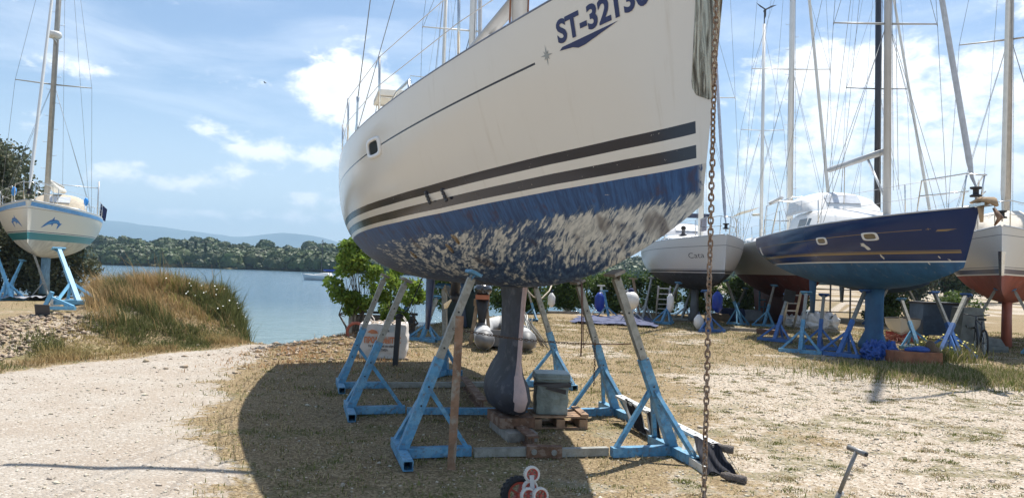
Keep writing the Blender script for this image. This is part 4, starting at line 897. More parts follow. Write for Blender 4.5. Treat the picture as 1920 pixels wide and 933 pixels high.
# ------------------------------------------------------------------ the other yachts of the yard
BASEQ = dict(rs=.8, tm=.42, pb=2.1, sag=.12, dc=.55, n0=2.5, n1=1.1, rake=.55, zst=.05, zfb=-.1, qb=2.2, qn=1.4, qs=2.0)
def yacht(label, bow, adeg, q, wlz, gzv, hm, keel, mastx, mh=13, spread=((.48, 1.15),), mastm=mastg, mast_r=.085, boom=None, furl=True, cab=(.25, .70, .60, .42), win=True, rud=True, group='laid up sailing yachts', keelmat=None, pulpit=True, mast_lean=-.03, paint=lambda x: 0*x, cove=lambda x: 9+0*x, steps=False, furlm=None, nst=5, stem_h=.6, xk=None, rail_m=None, extra_shrouds=True, name='sailing_yacht', wire_r=.006):
    Q = dict(BASEQ); Q.update(q); L = Q['L']; xk = xk or L*.52
    a = R_(adeg); ax = Vector((math.sin(a), -math.cos(a), 0)); rt = Vector((bow[0], bow[1], 0))-ax*(L-xk); rt.z = gzv
    o = empty(name, rt, label, 'sailing yacht', group, a-math.pi/2)
    off = (-xk, 0, wlz-gzv); M = Matrix.Translation(rt) @ Matrix.Rotation(a-math.pi/2, 4, 'Z') @ Matrix.Translation(off)
    hull_mesh('hull', Q, hm, o, off, paint, cove, 60, 28)
    mb = MB()
    for s_ in (-1, 1): mb.tube(rail_pts(Q, .03, L-.1, 40, .02, .02, s_), .022, 6)
    mb.build('toe_rail', rail_m or alu, o, True, off)
    if keel:
        mb = MB(); foil(mb, keel, 18); mb.build('keel', keelmat, o, True, off)
    if rud:
        zb_ = -wlz+gzv+.75; mb = MB(); foil(mb, [(zb_, L*.1+.35, L*.1, .08), (-.1, L*.1+.5, L*.08, .12)], 14); mb.build('rudder', keelmat, o, True, off)
    if cab:
        x0, x1, wf, ch = cab; w_ = [(x0*L+(x1-x0)*L*k0, x0*L+(x1-x0)*L*k1, .3, .72) for k0, k1 in ((.08, .24), (.27, .43), (.46, .6))] if win else ()
        cabin(Q, o, off, x0*L, x1*L, wf, ch, win=w_)
    zd = sheer(Q, mastx)[1]+(cab[3] if cab else 0)*.85
    top = Vector((mastx+mast_lean*mh, 0, zd+mh))
    mb = MB(); mb.tube([(mastx, 0, zd-.4), top], [mast_r, mast_r*.95], 12); ms = mb.build('mast', mastm, o, True, off)
    if steps:
        for k in range(16):
            p = Vector((mastx+mast_lean*(.8+k*.5), (-1)**k*(mast_r+.0), zd+.8+k*.5)); mb = MB(); mb.tube([p, p+Vector((0, (-1)**k*.13, 0)), p+Vector((0, (-1)**k*.13, .05))], .008, 5); mb.build('mast_step', alu, ms, True, off)
    rr = wire_r; Ls = []
    ends = []
    for hf, hw in spread:
        zs = zd+mh*hf; xs_ = mastx+mast_lean*mh*hf
        for s_ in (-1, 1):
            mb = MB(); mb.tube([(xs_, s_*.05, zs), (xs_-.15, s_*hw, zs+.06)], [.028, .018], 7); mb.build('spreader', mastm, ms, True, off)
        ends.append((xs_, hw, zs))
    for s_ in (-1, 1):
        b, z = sheer(Q, mastx-.15); cp = Vector((mastx-.15, s_*(b-.06), z))
        Ls.append([cp]+[Vector((x-.15, s_*hw, zs_+.06)) for x, hw, zs_ in ends]+[top-Vector((0, 0, .1))])
        if ends: Ls.append([cp+Vector((.12, 0, 0)), Vector((ends[0][0], s_*.05, ends[0][2]-.05))]); Ls.append([cp-Vector((.3, 0, 0)), Vector((ends[0][0], s_*.05, ends[0][2]-.1))])
        b2, z2 = sheer(Q, .4); Ls.append([Vector((.2, s_*b2*.7, z2)), top])
        if len(ends) > 1: Ls.append([Vector((ends[0][0]-.15, s_*ends[0][1], ends[0][2])), Vector((ends[1][0], s_*.05, ends[1][2]))])
        tops = []
        for k in range(nst):
            x = L*(.06+.80*k/(nst-1)); b, z = sheer(Q, x); mb = MB(); mb.tube([(x, s_*(b-.05), z), (x, s_*(b-.03), z+stem_h)], .012, 6); mb.build('stanchion', steel, o, True, off); tops.append(Vector((x, s_*(b-.03), z+stem_h)))
        tops.append(Vector((L-.6, s_*.3, sheer(Q, L-.4)[1]+stem_h)))
        mb = MB(); mb.tube(tops, rr*.8, 5); mb.build('lifeline', wirel, o, True, off)
        mb = MB(); mb.tube([p-Vector((0, 0, stem_h*.5)) for p in tops], rr*.8, 5); mb.build('lifeline', wirel, o, True, off)
    for k in (-.10, .07, .13): Ls.append([Vector((mastx+k*2, k, zd+.3)), top+Vector((0, k*.4, -.2))])
    zb = sheer(Q, L-.1)[1]
    for pts in Ls: mb = MB(); mb.tube(pts, rr, 5); mb.build('shroud', wire, o, True, off)
    tk = Vector((L-.12, 0, zb+.12)); mb = MB()
    if furl:
        mb.tube([tk, tk+Vector((-.02, 0, .28)), tk+(top-tk)*.035, tk+(top-tk)*.06, tk+(top-tk)*.93, top], [.02, .02, .03, .055, .045, .01], 9); mb.build('furled_headsail', furlm or offw, o, True, off)
        mb = MB(); mb.lathe([(.001, 0), (.10, 0), (.10, .03), (.05, .05), (.05, .13), (.10, .15), (.10, .18), (.001, .18)], 14, Matrix.Translation(tk+Vector((-.01, 0, .08)))); mb.build('furling_drum', black, o, True, off)
    else: mb.tube([tk, top], rr, 5); mb.build('forestay', wire, o, True, off)
    if pulpit:
        for s_ in (1,):
            x0 = L-1.15; b0, z0 = sheer(Q, x0); z1 = sheer(Q, L-.2)[1]; mb = MB()
            mb.tube([(x0, -b0+.05, z0), (x0+.12, -b0+.08, z1+stem_h), (L-.15, -.16, z1+stem_h+.03), (L+.02, -.1, z1+stem_h*.98), (L+.02, .1, z1+stem_h*.98), (L-.15, .16, z1+stem_h+.03), (x0+.12, b0-.08, z1+stem_h), (x0, b0-.05, z0)], .014, 7)
            for yy in (-1, 1): mb.tube([(L-.3, yy*.15, z1), (L-.15, yy*.16, z1+stem_h)], .014, 7); mb.tube([(x0+.08, yy*(b0-.06), z1+stem_h*.5), (L-.1, yy*.15, z1+stem_h*.5)], .011, 6)
            mb.build('pulpit', steel, o, True, off)
    if boom:
        bl_, bzv, rise = boom; mb = MB(); xb = mastx+mast_lean*bzv
        mb.tube([(xb-.1, 0, zd+bzv), (xb-bl_, 0, zd+bzv+rise)], .075, 10, sq=1.0); mb.build('boom', mastm, o, True, off)
        mb = MB(); mb.tube([(mastx-.08, 0, zd+.1), (xb-1.1, 0, zd+bzv+rise*.3-.06)], .03, 8); mb.build('boom_vang', mastw, o, True, off)
        mb = MB(); mb.tube([(xb-bl_, 0, zd+bzv+rise), top], rr, 5); mb.build('topping_lift', wire, o, True, off)
        mb = MB(); mb.tube([(xb-bl_*.7, 0, zd+bzv+rise*.7), (xb-bl_*.7, 0, zd-.3)], .012, 5); mb.build('mainsheet', rope, o, True, off)
    mb = MB(); mb.tube([(.15, -sheer(Q, .15)[0]*.8, sheer(Q, .15)[1]), (.2, -sheer(Q, .15)[0]*.85, sheer(Q, .15)[1]+stem_h), (.05, -.4, sheer(Q, .15)[1]+stem_h)], .014, 7); mb.tube([(.15, sheer(Q, .15)[0]*.8, sheer(Q, .15)[1]), (.2, sheer(Q, .15)[0]*.85, sheer(Q, .15)[1]+stem_h), (.05, .4, sheer(Q, .15)[1]+stem_h)], .014, 7); mb.build('pushpit', steel, o, True, off)
    return dict(o=o, q=Q, off=off, M=M, L=L, wlz=wlz, top=top, zd=zd)
def boat_stand(b, x, side, label, m, spread_=1.25, mh_=None, z=-.32, gzv=0.0, group='', fac=.9, **kw):
    y = surf(b['q'], x, z)*fac; pad = b['M'] @ Vector((x, side*y, z-.03)); ft = b['M'] @ Vector((x, side*(y+spread_*.62), 0)); ft.z = gzv
    return stand(ft, pad, label, m=m, mh_=mh_ or galv, group=group, **kw)
# --- navy hull, second boat on the right
gold = (.26, .18, .08)
nm = hull_mat('navy_hull', (.004, .024, .10), (.035, .13, .27), ((-.0, .028, (.72, .72, .70)), (.17, .21, gold, 9.4), (.222, .232, gold, 9.4)), gold, .010, dirt=.12, dirtc=(.10, .12, .2), rough=.2, xr=8.8)
nk = mat('blue_keel', (.03, .12, .25), .6, var=.2, scale=2, dirt=(.02, .06, .2), dirt_amt=.4)
qn_ = dict(L=9.9, B=3.3, fb=.99, fs=.82, rake=.5, dc=.58, rs=.84, n0=2.6, sag=.05)
nav = yacht('navy blue sailing yacht with gold line, light blue bottom and white spray hood', (8.42, 13.45), -3.5, qn_, 2.12, 0.0, nm,
            [(-2.02, 6.15, 4.55, .36), (-1.9, 6.12, 4.6, .40), (-1.6, 5.95, 4.95, .22), (-.9, 5.95, 4.95, .2), (-.4, 6.0, 4.8, .22)], 6.1, mh=12.5, spread=((.34, 1.2), (.68, .95)), boom=(3.7, 1.25, .06), keelmat=nk, furlm=mat('furl_grey', (.50, .50, .50), .7), cab=(.20, .72, .66, .62), win=False, cove=lambda x: np.interp(x, [0, 5, 10], [.50, .53, .66])+0*x, nst=4, pulpit=True)
O_, q_n, of_ = nav['o'], nav['q'], nav['off']
# slanted side windows of the deck saloon
x0w, x1w = 2.6, 6.2
for (xa, xb) in ((2.9, 3.5), (3.6, 4.3), (4.42, 5.5)):
    for s_ in (-1, 1):
        vs = []
        for x, zz in ((xa, .14), (xb, .14), (xb+.14, .40), (xa+.14, .40)):
            k = (x-.20*9.9)/(.52*9.9); bb, zs = sheer(q_n, x); hh = .62*min(1, (1-k)/.7)**.8; hw = bb*.66*(1-.25*k*k); vs.append((x, s_*(hw*(1-.07*(zz/hh+.1)/.85)+.008), zs+zz*hh/.62))
        mb = MB(); mb.add(vs, [(0, 1, 2, 3)]); mb.build('saloon_window', glass, O_, off=of_)
for cx_ in (6.0, 7.6): portlight(q_n, O_, of_, cx_, .50 if cx_ < 7 else .54, .21, .085, frame=white, pane=mat('sand_pane', (.16, .13, .08), .2))
portlight(q_n, O_, of_, .75, .42, .08, .12, frame=white, pane=white)
lettering('bow_mark', '+', mat('gold_paint', gold, .4), O_, q_n, of_, 8.88, .60, 8.98, .61, .06, bold=.0)
decal('gold_arrow', [(9.05, .585), (9.10, .62), (9.45, .62), (9.25, .585)], [(0, 1, 2, 3)], lambda v: v, MATS['gold_paint'], O_, q_n, of_)
chipm = mat('bare_patch', (.62, .60, .54), .7)
for k, (cx_, cz_, rx_, rz_) in enumerate(((7.35, .34, .10, .055), (7.62, .12, .03, .045), (8.9, .10, .02, .02), (9.1, .04, .04, .012), (8.6, -.02, .02, .02))):
    pts = [(cx_+rx_*math.cos(2*math.pi*j/12)*(1+.35*math.sin(3*j+k)), cz_+rz_*math.sin(2*math.pi*j/12)*(1+.3*math.cos(2*j))-.5*rx_*math.cos(2*math.pi*j/12)) for j in range(12)]
    decal('repair_patch', pts, [tuple(range(12))], lambda v: v, chipm, O_, q_n, of_)
# spray hood, bimini frame, instruments
def hood(q, parent, off, x0, x1, wy, h, z0, m, name='spray_hood'):
    V = []; n = 12
    prof = [(x1, 0.12), (x1-.15, .45), (x1-.45, .85), (x1-.8, 1.0), (x0, .98)]
    for x, k in prof:
        for j in range(n+1):
            a = math.pi*j/n; V.append((x, -wy*math.cos(a)*(1 if k > .3 else .92), z0+h*k*abs(math.sin(a))**.45))
    mb = MB(); mb.add(V, [(i*(n+1)+j, i*(n+1)+j+1, (i+1)*(n+1)+j+1, (i+1)*(n+1)+j) for i in range(len(prof)-1) for j in range(n)]); o = mb.build(name, m, parent, True, off)
    for s_ in (-1, 1):
        mb = MB(); mb.add([(x1-.55, s_*(wy*.985+.01), z0+h*.12), (x0+.15, s_*(wy*.985+.01), z0+h*.12), (x0+.15, s_*(wy*.95+.012), z0+h*.62), (x1-.6, s_*(wy*.95+.012), z0+h*.55)], [(0, 1, 2, 3)]); mb.build('clear_panel', mat('clear_vinyl', (.55, .58, .62), .15), o, off=off)
    mb = MB(); mb.add([(x1-.12+.008, -.45, z0+h*.42), (x1-.12+.008, .45, z0+h*.42), (x1-.42+.01, .45, z0+h*.82), (x1-.42+.01, -.45, z0+h*.82)], [(0, 1, 2, 3)]); mb.build('clear_panel', MATS['clear_vinyl'], o, off=off)
    return o
zs_ = sheer(q_n, 3)[1]
wcan = mat('white_canvas', (.74, .74, .73), .8, var=.04, bump=.1)
hood(q_n, O_, of_, 1.7, 3.6, .98, .62, zs_+.58, wcan)
mb = MB()
for x, xt in ((.35, .45), (1.2, 1.7)):
    mb.tube([(x, -1.25, zs_-.05), (xt, -1.2, zs_+1.0), (xt, -.8, zs_+1.16), (xt, .8, zs_+1.16), (xt, 1.2, zs_+1.0), (x, 1.25, zs_-.05)], .016, 7)
mb.build('bimini_frame', steel, O_, True, of_)
mb = MB(); mb.tube([(.45, -1.1, zs_+1.10), (1.7, -1.1, zs_+1.14)], .05, 8); mb.tube([(.45, 1.1, zs_+1.10), (1.7, 1.1, zs_+1.14)], .05, 8); mb.build('rolled_bimini', wcan, O_, True, of_)
# canvas covered bow anchor and roller
tk = Vector((9.9, 0, sheer(q_n, 9.85)[1]))
tanc = mat('tan_cover', (.36, .25, .15), .9, var=.2, bump=.4)
mb = MB(); mb.box(tk+Vector((.08, 0, .03)), (.5, .2, .05)); mb.build('bow_roller', steel, O_, off=of_)
mb = MB(); mb.tube([tk+Vector((-.25, -.02, .10)), tk+Vector((.1, -.02, .13)), tk+Vector((.42, -.02, .08)), tk+Vector((.55, -.02, -.02))], [.03, .07, .09, .04], 10, sq=.7); mb.tube([tk+Vector((.08, -.03, .06)), tk+Vector((.14, -.04, -.28))], [.06, .03], 8); mb.build('anchor_cover', tanc, O_, True, of_)
mb = MB(); mb.tube([tk+Vector((.35, .05, -.05)), tk+Vector((.42, .12, -.22)), tk+Vector((.30, .1, -.34))], [.05, .10, .03], 8, sq=.5); mb.build('anchor', rust, O_, True, of_)
for k, (px_, hh) in enumerate(((2.7, .9),)):
    pass
gN = 'boat stands around the navy yacht'
for (f_, p_, l_, mm) in (((1500, 662), (1512, 548), 'pale blue stand seen square on at the stern quarter of the navy yacht', blue), ((1572, 668), (1622, 545), 'cobalt blue stand leaning in to the navy hull just left of its keel', cobalt), ((1452, 640), (1478, 552), 'cobalt stand leaning under the stern of the navy yacht, black square plate at its top', cobalt),
                         ((1722, 655), (1690, 560), 'pale blue stand right of the navy keel behind the timber box', blue), ((1760, 672), (1812, 552), 'cobalt stand crossing another under the navy bow, nearest the yellow flowers', cobalt), ((1802, 672), (1752, 548), 'cobalt stand leaning left under the navy bow, crossing its neighbour', cobalt), ((1535, 655), (1545, 552), 'cobalt stand half hidden behind the square-on pale stand', cobalt)):
    f_ = g_(*f_); pd_ = D(p_[0], p_[1], f_.y+ (1.0 if p_[0] > 1600 and p_[0] < 1700 else .7)); pd_.z = min(pd_.z, 1.75)
    stand(f_, pd_, l_, m=mm, group=gN, cross=.95, w_=.09)
mb = MB(); c = D(1478, 546, 20.2); mb.box(c-Vector((0, .1, .12)), (.30, .03, .32), Matrix.Rotation(.2, 3, 'Y')); tag(mb.build('square_plate', black), 'black square board hung at the top of the stand under the navy stern', 'board')
# --- white and red boat on the right edge
rm = hull_mat('white_red_hull', (.66, .64, .60), (.30, .065, .035), ((-.0, .035, (.68, .66, .62)), (.035, .15, (.02, .035, .10)), (.15, .165, (.68, .66, .62)), (.185, .2, (.05, .07, .14))), (.06, .07, .10), .012, dirt=.2)
qr = dict(L=10.5, B=3.4, fb=1.15, fs=.95, rake=.12, dc=.75, n1=.85, n0=2.2, zfb=-.35, qb=1.5)
rk = mat('red_keel', (.30, .085, .05), .7, var=.25, scale=2)
rb = yacht('white yacht with navy stripe and red brown bottom at the right edge', (11.55, 17.6), -35, qr, 1.98, 0.0, rm, [(-1.98, 6.3, 5.2, .3), (-.6, 6.5, 5.0, .25)], 6.4, mh=13, spread=((.42, 1.25),), keelmat=rk, furlm=offw, cove=lambda x: .74+.02*x, win=True, mastm=mat('mast_beige', (.46, .42, .37), .5, .2))
p = Vector((10.35, 0, 0)); 
mb = MB(); V = [];
q_r = rb['q']
for k in range(11):
    a = math.pi*k/10
    for j, (x, s_) in enumerate(((6.9, .95), (7.6, 1.0), (8.5, .8), (9.3, .5), (9.8, .12))):
        bb, zz = sheer(q_r, x); V.append((x, -bb*.8*math.cos(a), zz+(.75*s_)*math.sin(a)**.7*(1+.1*math.sin(k*2+j*3))-.02))
mb.add(V, [(k*5+j, k*5+j+1, (k+1)*5+j+1, (k+1)*5+j) for k in range(10) for j in range(4)]); mb.build('foredeck_cover', mat('old_canvas', (.58, .53, .45), .9, var=.12, scale=4, bump=.6), rb['o'], True, rb['off'])
mb = MB(); V = []
for z, xx in ((-.02, .0), (.25, .01), (.55, .02)): 
    for s_ in (-.05, 0, .05): V.append((10.5-.12*(1-((z+.35)/1.5)**.9)+(.012 if s_ == 0 else -.03), s_*(1+z), z))
mb.add(V, [(0, 1, 4, 3), (1, 2, 5, 4), (3, 4, 7, 6), (4, 5, 8, 7)]); mb.build('stem_band', steel, rb['o'], off=rb['off'])
gR = 'boat stands around the red bottomed yacht'
for x, s_, l_ in ((8.6, -1, 'blue stand under the left side of the red bottomed bow at the right edge'), (5.8, -1, 'grey blue stand beside the keel of the red bottomed yacht'), (8.4, 1, 'blue stand under the right side of the red bottomed bow')):
    boat_stand(rb, x, s_, l_, blue, group=gR)
# concrete blocks by its keel
for (px, py, w_, h_, l_) in ((1812, 648, .75, 1.15, 'tall grey moulded plastic block left of the red brown keel'), (1868, 632, 1.1, .35, 'low grey support block across the foot of the red brown keel')):
    c = g_(px, py); c = Vector((D(px, py, 19.0).x, 19.0 if w_ < 1 else 19.6, 0)); o = empty('support_block', c, l_, 'block')
    mb = MB(); h2 = h_; mb.add([(-w_/2, -.3, 0), (w_/2, -.3, 0), (w_/2, .3, 0), (-w_/2, .3, 0), (-w_*.30, -.26, h2), (w_*.32, -.26, h2), (w_*.32, .26, h2), (-w_*.30, .26, h2)], [(3, 2, 1, 0), (4, 5, 6, 7), (0, 1, 5, 4), (1, 2, 6, 5), (2, 3, 7, 6), (3, 0, 4, 7)])
    mb.build('block', mat('grey_block', (.16, .17, .16), .8, var=.2), o); mb = MB(); mb.box((0, -.30, .12), (w_*.9, .06, .10)); mb.build('rib', MATS['grey_block'], o); mb = MB(); mb.box((0, -.285, h2*.6), (w_*.5, .05, .06)); mb.build('rib', MATS['grey_block'], o)
# --- white yacht behind the chain
cm = hull_mat('white_grey_hull', (.62, .60, .58), (.045, .042, .045), ((.0, .02, (.6, .58, .56)), (.035, .09, (.03, .03, .035)), (.11, .125, (.03, .03, .035))), (.05, .05, .06), .014, dirt=.12)
qc = dict(L=9.8, B=3.5, fb=1.25, fs=1.08, rake=.15, dc=.62, n0=2.6, sag=.05)
gk = mat('grey_keel', (.13, .13, .13), .7, var=.25, scale=3)
cb_ = yacht('white yacht with grey bottom behind the hanging chain, person sitting in its cockpit', (6.95, 24.2), -2, qc, 1.85, 0.0, cm, [(-1.8, 5.6, 4.3, .45), (-1.5, 5.5, 4.5, .3), (-.5, 5.5, 4.6, .22)], 5.9, mh=13, spread=((.40, 1.25), (.7, 1.0)), keelmat=gk, cove=lambda x: .80+.012*x, furlm=mat('furl_blue_grey', (.42, .44, .50), .8), mastm=mastw, mast_r=.10)
lettering('name_lettering', 'Cata', mat('name_paint', (.06, .06, .07), .5), cb_['o'], cb_['q'], cb_['off'], 7.9, .50, 8.7, .52, .19, bold=-.005, shear=.25)
zz = sheer(cb_['q'], 3)[1]
hood(cb_['q'], cb_['o'], cb_['off'], 2.2, 3.4, 1.0, .62, zz+.4, mat('hood_grey', (.40, .41, .44), .6))
mb = MB(); mb.tube([(.6, -1.2, zz), (.7, -1.2, zz+1.35), (2.4, -1.15, zz+1.4), (2.5, -1.2, zz)], .018, 7); mb.tube([(.6, 1.2, zz), (.7, 1.2, zz+1.35), (2.4, 1.15, zz+1.4), (2.5, 1.2, zz)], .018, 7); mb.build('bimini_frame', steel, cb_['o'], True, cb_['off'])
mb = MB(); mb.box((1.55, 0, zz+1.43), (1.9, 2.4, .04)); mb.build('bimini_top', navycloth, cb_['o'], off=cb_['off'])
mb = MB(); mb.box((8.6, -.5, zz+.55), (.9, .03, .45)); mb.build('netting_panel', mat('pale_screen', (.42, .38, .42), .8), cb_['o'], off=cb_['off'])
gC = 'boat stands around the grey bottomed yacht'
for (f_, p_, l_) in (((1240, 607), (1272, 530), 'blue stand leaning in right under the middle of the grey bottomed yacht'), ((1205, 600), (1222, 520), 'grey stand at the left end of the grey bottomed yacht'), ((1278, 600), (1298, 536), 'grey stand beside the keel of the grey bottomed yacht'), ((1392, 610), (1362, 522), 'pale blue stand leaning left under the bow of the grey bottomed yacht'), ((1335, 622), (1322, 545), 'cobalt blue stand with broad foot just right of the hanging chain')):
    f_ = g_(*f_); pd_ = D(p_[0], p_[1], f_.y+.5); pd_.z = min(pd_.z, 1.62); stand(f_, pd_, l_, m=cobalt if 'cobalt' in l_ else blue if 'blue' in l_ else galv, group=gC, w_=.085)
# --- grey ketch with red bottom between them
km = hull_mat('grey_red_hull', (.40, .39, .36), (.13, .035, .028), (), (.30, .29, .27), .01, dirt=.15, rough=.4)
qk = dict(L=12.0, B=3.7, fb=1.5, fs=1.25, rake=.9, dc=.9, rs=.5, tm=.48, n0=1.9, n1=1.1, sag=.25, zst=.1, qs=1.5)
kb_ = yacht('grey hulled ketch with red bottom and two masts between the white and the navy yachts', (10.3, 24.0), -5, qk, 1.88, 0.0, km, [(-1.88, 8.0, 1.9, .35), (-1.0, 9.3, 1.5, .5), (-.6, 9.8, 1.4, .5)], 7.1, mh=15.5, spread=((.42, 1.5), (.74, 1.2)), keelmat=mat('dark_red_keel', (.12, .035, .028), .7, var=.25), rud=False, mast_r=.11, steps=True, mastm=mastw, win=True, cab=(.2, .62, .55, .5), furl=True)
mzx = 2.6; zm = sheer(kb_['q'], mzx)[1]
mb = MB(); mb.tube([(mzx, 0, zm), (mzx-.3, 0, zm+10.3)], .075, 10); mm = mb.build('mizzen_mast', mastw, kb_['o'], True, kb_['off'])
for s_ in (-1, 1): mb = MB(); mb.tube([(mzx-.13, s_*.05, zm+5.4), (mzx-.2, s_*.95, zm+5.45)], .02, 6); mb.build('spreader', mastw, mm, True, kb_['off'])
for s_ in (-1, 1):
    for k in (0, 1, 2):
        mb = MB(); mb.tube([(mzx-.4+.4*k, s_*1.4, zm)]+([(mzx-.2, s_*.95, zm+5.45)] if k == 1 else [])+[(mzx-.3, s_*.03, zm+(9.9 if k == 1 else 5.5))], .007, 5); mb.build('shroud', wire, kb_['o'], True, kb_['off'])
tp_ = Vector((mzx-.3, 0, zm+10.3))
mb = MB(); mb.tube([tp_, tp_+Vector((0, 0, .55))], .025, 6); mb.ball(tp_+Vector((.05, 0, .6)), .16, .06, .06, 8); 
for k in range(3):
    a = 2*math.pi*k/3+.4; c_, s__ = math.cos(a), math.sin(a); mb.add([(tp_.x+.2, .03*s__, tp_.z+.6-.03*c_), (tp_.x+.2, .55*c_, tp_.z+.6+.55*s__), (tp_.x+.22, .3*c_-.06*s__, tp_.z+.6+.3*s__+.06*c_), (tp_.x+.2, -.03*s__, tp_.z+.6+.03*c_)], [(0, 1, 2, 3)])
mb.build('wind_turbine', dark, kb_['o'], True, kb_['off'])
mb = MB(); mb.tube([(1.0, 0, zm+1.7), (mzx-.1, 0, zm+1.6)], .06, 8); mb.add([(.3, -.9, zm+1.6), (2.4, -.9, zm+1.7), (2.4, 0, zm+1.95), (.3, 0, zm+1.9)], [(0, 1, 2, 3)]); mb.build('awning', offw, kb_['o'], True, kb_['off'])
gK = 'boat stands around the ketch'
for (f_, p_, l_) in (((1432, 612), (1452, 535), 'pale blue stand standing against the red bottom of the grey ketch'), ((1372, 600), (1398, 540), 'dark thin stand under the stern of the grey ketch')):
    f_ = g_(*f_); pd_ = D(p_[0], p_[1], f_.y+.5); stand(f_, pd_, l_, m=blue, group=gK)
o = empty('blue_trestle', g_(1438, 600), 'tall rectangular pale blue steel frame standing in front of the ketch keel', 'steel frame'); 
for dx in (-.33, .33): mb = MB(); mb.beam((dx, 0, 0), (dx, 0, 1.25), .06, .06); mb.build('upright', blue, o); mb = MB(); mb.beam((dx, -.4, 0), (dx*.3, 0, .75), .045, .045); mb.build('brace', blue, o)
for z in (.55, .85, 1.22): mb = MB(); mb.beam((-.36, .004, z), (.36, .004, z), .055, .055); mb.build('crossbar', blue, o)
# --- yacht close behind the big one, masts showing over its deck
hm2 = hull_mat('dark_blue_hull', (.55, .54, .52), (.03, .05, .10), ((.03, .1, (.03, .05, .15)),), (.1, .1, .2), .012)
hb = yacht('yacht hidden behind the cream hull, thick white mast and spreaders showing over its deck', (-.78, 17.4), 8, dict(L=9.6, B=3.1, fb=1.1, fs=.95, dc=.5), 1.95, 0.0, hm2, [(-1.9, 5.6, 3.9, .4), (-1.4, 5.5, 4.1, .22), (-.4, 5.6, 4.0, .22)], 5.6, mh=13, spread=((.415, 1.45), (.72, 1.1)), keelmat=mat('slate_blue_keel', (.04, .07, .12), .6, var=.2), mastm=mastw, mast_r=.10, furlm=mat('furl_grey', (.5, .5, .5), .7))
gH = 'boat stands under the hidden yacht'
for (f_, p_, l_) in (((745, 632), (778, 528), 'pale blue stand with cross brace behind the black power post'), ((790, 640), (820, 556), 'blue stand leaning right beside the upright grey tube, in the shade')):
    f_ = g_(*f_); pd_ = D(p_[0], p_[1], f_.y+.4); stand(f_, pd_, l_, m=blue, group=gH)
hb2 = yacht('farther yacht behind the cream hull, radar dome on its mizzen pole', (-2.95, 29.5), 6, dict(L=9.6, B=3.0, fb=1.0, fs=.9, dc=.5), 1.8, 0.0, hull_mat('plain_white_hull', (.6, .6, .58), (.10, .03, .03)), [(-1.8, 5.6, 4.1, .3), (-.4, 5.6, 4.0, .22)], 5.4, mh=13, spread=((.57, 1.5), (.25, 1.2)), keelmat=gk, mastm=mastw)
# --- yacht behind the navy one with a black mast
bk = yacht('distant white yacht with a black mast behind the navy yacht', (15.4, 27.0), -3, dict(L=10, B=3.3, fb=1.1, fs=.9), 1.85, 0.0, MATS.get('x') or hull_mat('ivory_hull', (.6, .58, .52), (.05, .09, .16)), [(-1.85, 5.6, 4.2, .3), (-.4, 5.6, 4.0, .22)], 5.0, mh=15, spread=((.47, 1.3), (.75, 1.0)), keelmat=gk, mastm=mastk, mast_r=.13, steps=True)
for x, s_, l_ in ((7.0, -1, 'blue stand under the distant yacht with the black mast, left side'), (7.0, 1, 'blue stand under the distant yacht with the black mast, right side')): boat_stand(bk, x, s_, l_, cobalt, group='stands under distant yachts')
# --- yacht on the left bank, dolphins on its bow
lz = gz(-16.2, 27.5)
lm = hull_mat('cream_blue_hull', (.72, .67, .57), (.62, .60, .52), ((.0, .24, (.03, .19, .20)), (.24, .255, (.7, .68, .6)), (.265, .29, (.03, .04, .10)), (1.05, 1.07, (.75, .75, .72))), (.25, .13, .06), .012, dirt=.05, rough=.3)
ql = dict(L=9.6, B=3.35, fb=1.28, fs=1.12, rake=.30, dc=.62, n0=2.2, n1=.95, rs=.72, tm=.45, pb=1.9, sag=.10)
lb_ = yacht('cream sailing yacht with pale blue sheer stripe and dolphins painted on its bow', (-15.9, 24.4), 24, ql, 2.22, lz, lm, [(-1.95, 5.9, 4.3, .35), (-1.2, 5.9, 4.4, .25), (-.4, 6.0, 4.2, .25)], 5.9, mh=12.5, spread=((.36, 1.25),), keelmat=mat('pale_blue_keel', (.13, .24, .33), .7, var=.25), mastm=mat('mast_left', (.36, .34, .30), .5, .2), mast_r=.095, steps=True, boom=(3.9, .85, .1), mast_lean=-.05, cove=lambda x: .86+.018*x, furlm=mastw, cab=(.25, .70, .58, .36))
strip('sheer_stripe', lb_['q'], mat('sheer_blue', (.13, .33, .62), .35), lb_['o'], lb_['off'], .1, 9.45, lambda x: sheer(lb_['q'], x)[1]-.10, .13); strip('sheer_stripe', lb_['q'], MATS['sheer_blue'], lb_['o'], lb_['off'], .1, 9.45, lambda x: sheer(lb_['q'], x)[1]-.10, .13, side=1)
dol = [(-.50, -.18), (-.40, -.06), (-.30, .03), (-.20, .10), (-.13, .12), (-.08, .22), (-.02, .12), (.10, .13), (.24, .10), (.36, .02), (.47, .02), (.42, -.06), (.38, -.19), (.31, -.10), (.30, -.03), (.18, .01), (.04, .0), (.02, -.10), (-.05, -.03), (-.20, -.05), (-.33, -.11)]
dolb = [(-.36, -.10), (-.2, .0), (.0, .05), (.22, .05), (.3, .01), (.1, .03), (-.1, -.01), (-.28, -.09)]
for s_, x0 in ((1, 8.15), (-1, 8.15)):
    decal('dolphin_painting', [(x0-.8*x*1.25, .60+z*1.05) for x, z in dol], [tuple(range(len(dol)))], lambda v: v, mat('dolphin_blue', (.02, .14, .42), .4), lb_['o'], lb_['q'], lb_['off'], side=s_)
    decal('dolphin_painting', [(x0-.8*x*1.25, .62+z*1.05) for x, z in dolb], [tuple(range(len(dolb)))], lambda v: v, mat('dolphin_light', (.08, .32, .62), .4), lb_['o'], lb_['q'], lb_['off'], .009, side=s_)
zz = lb_['zd']; mxx = 5.9
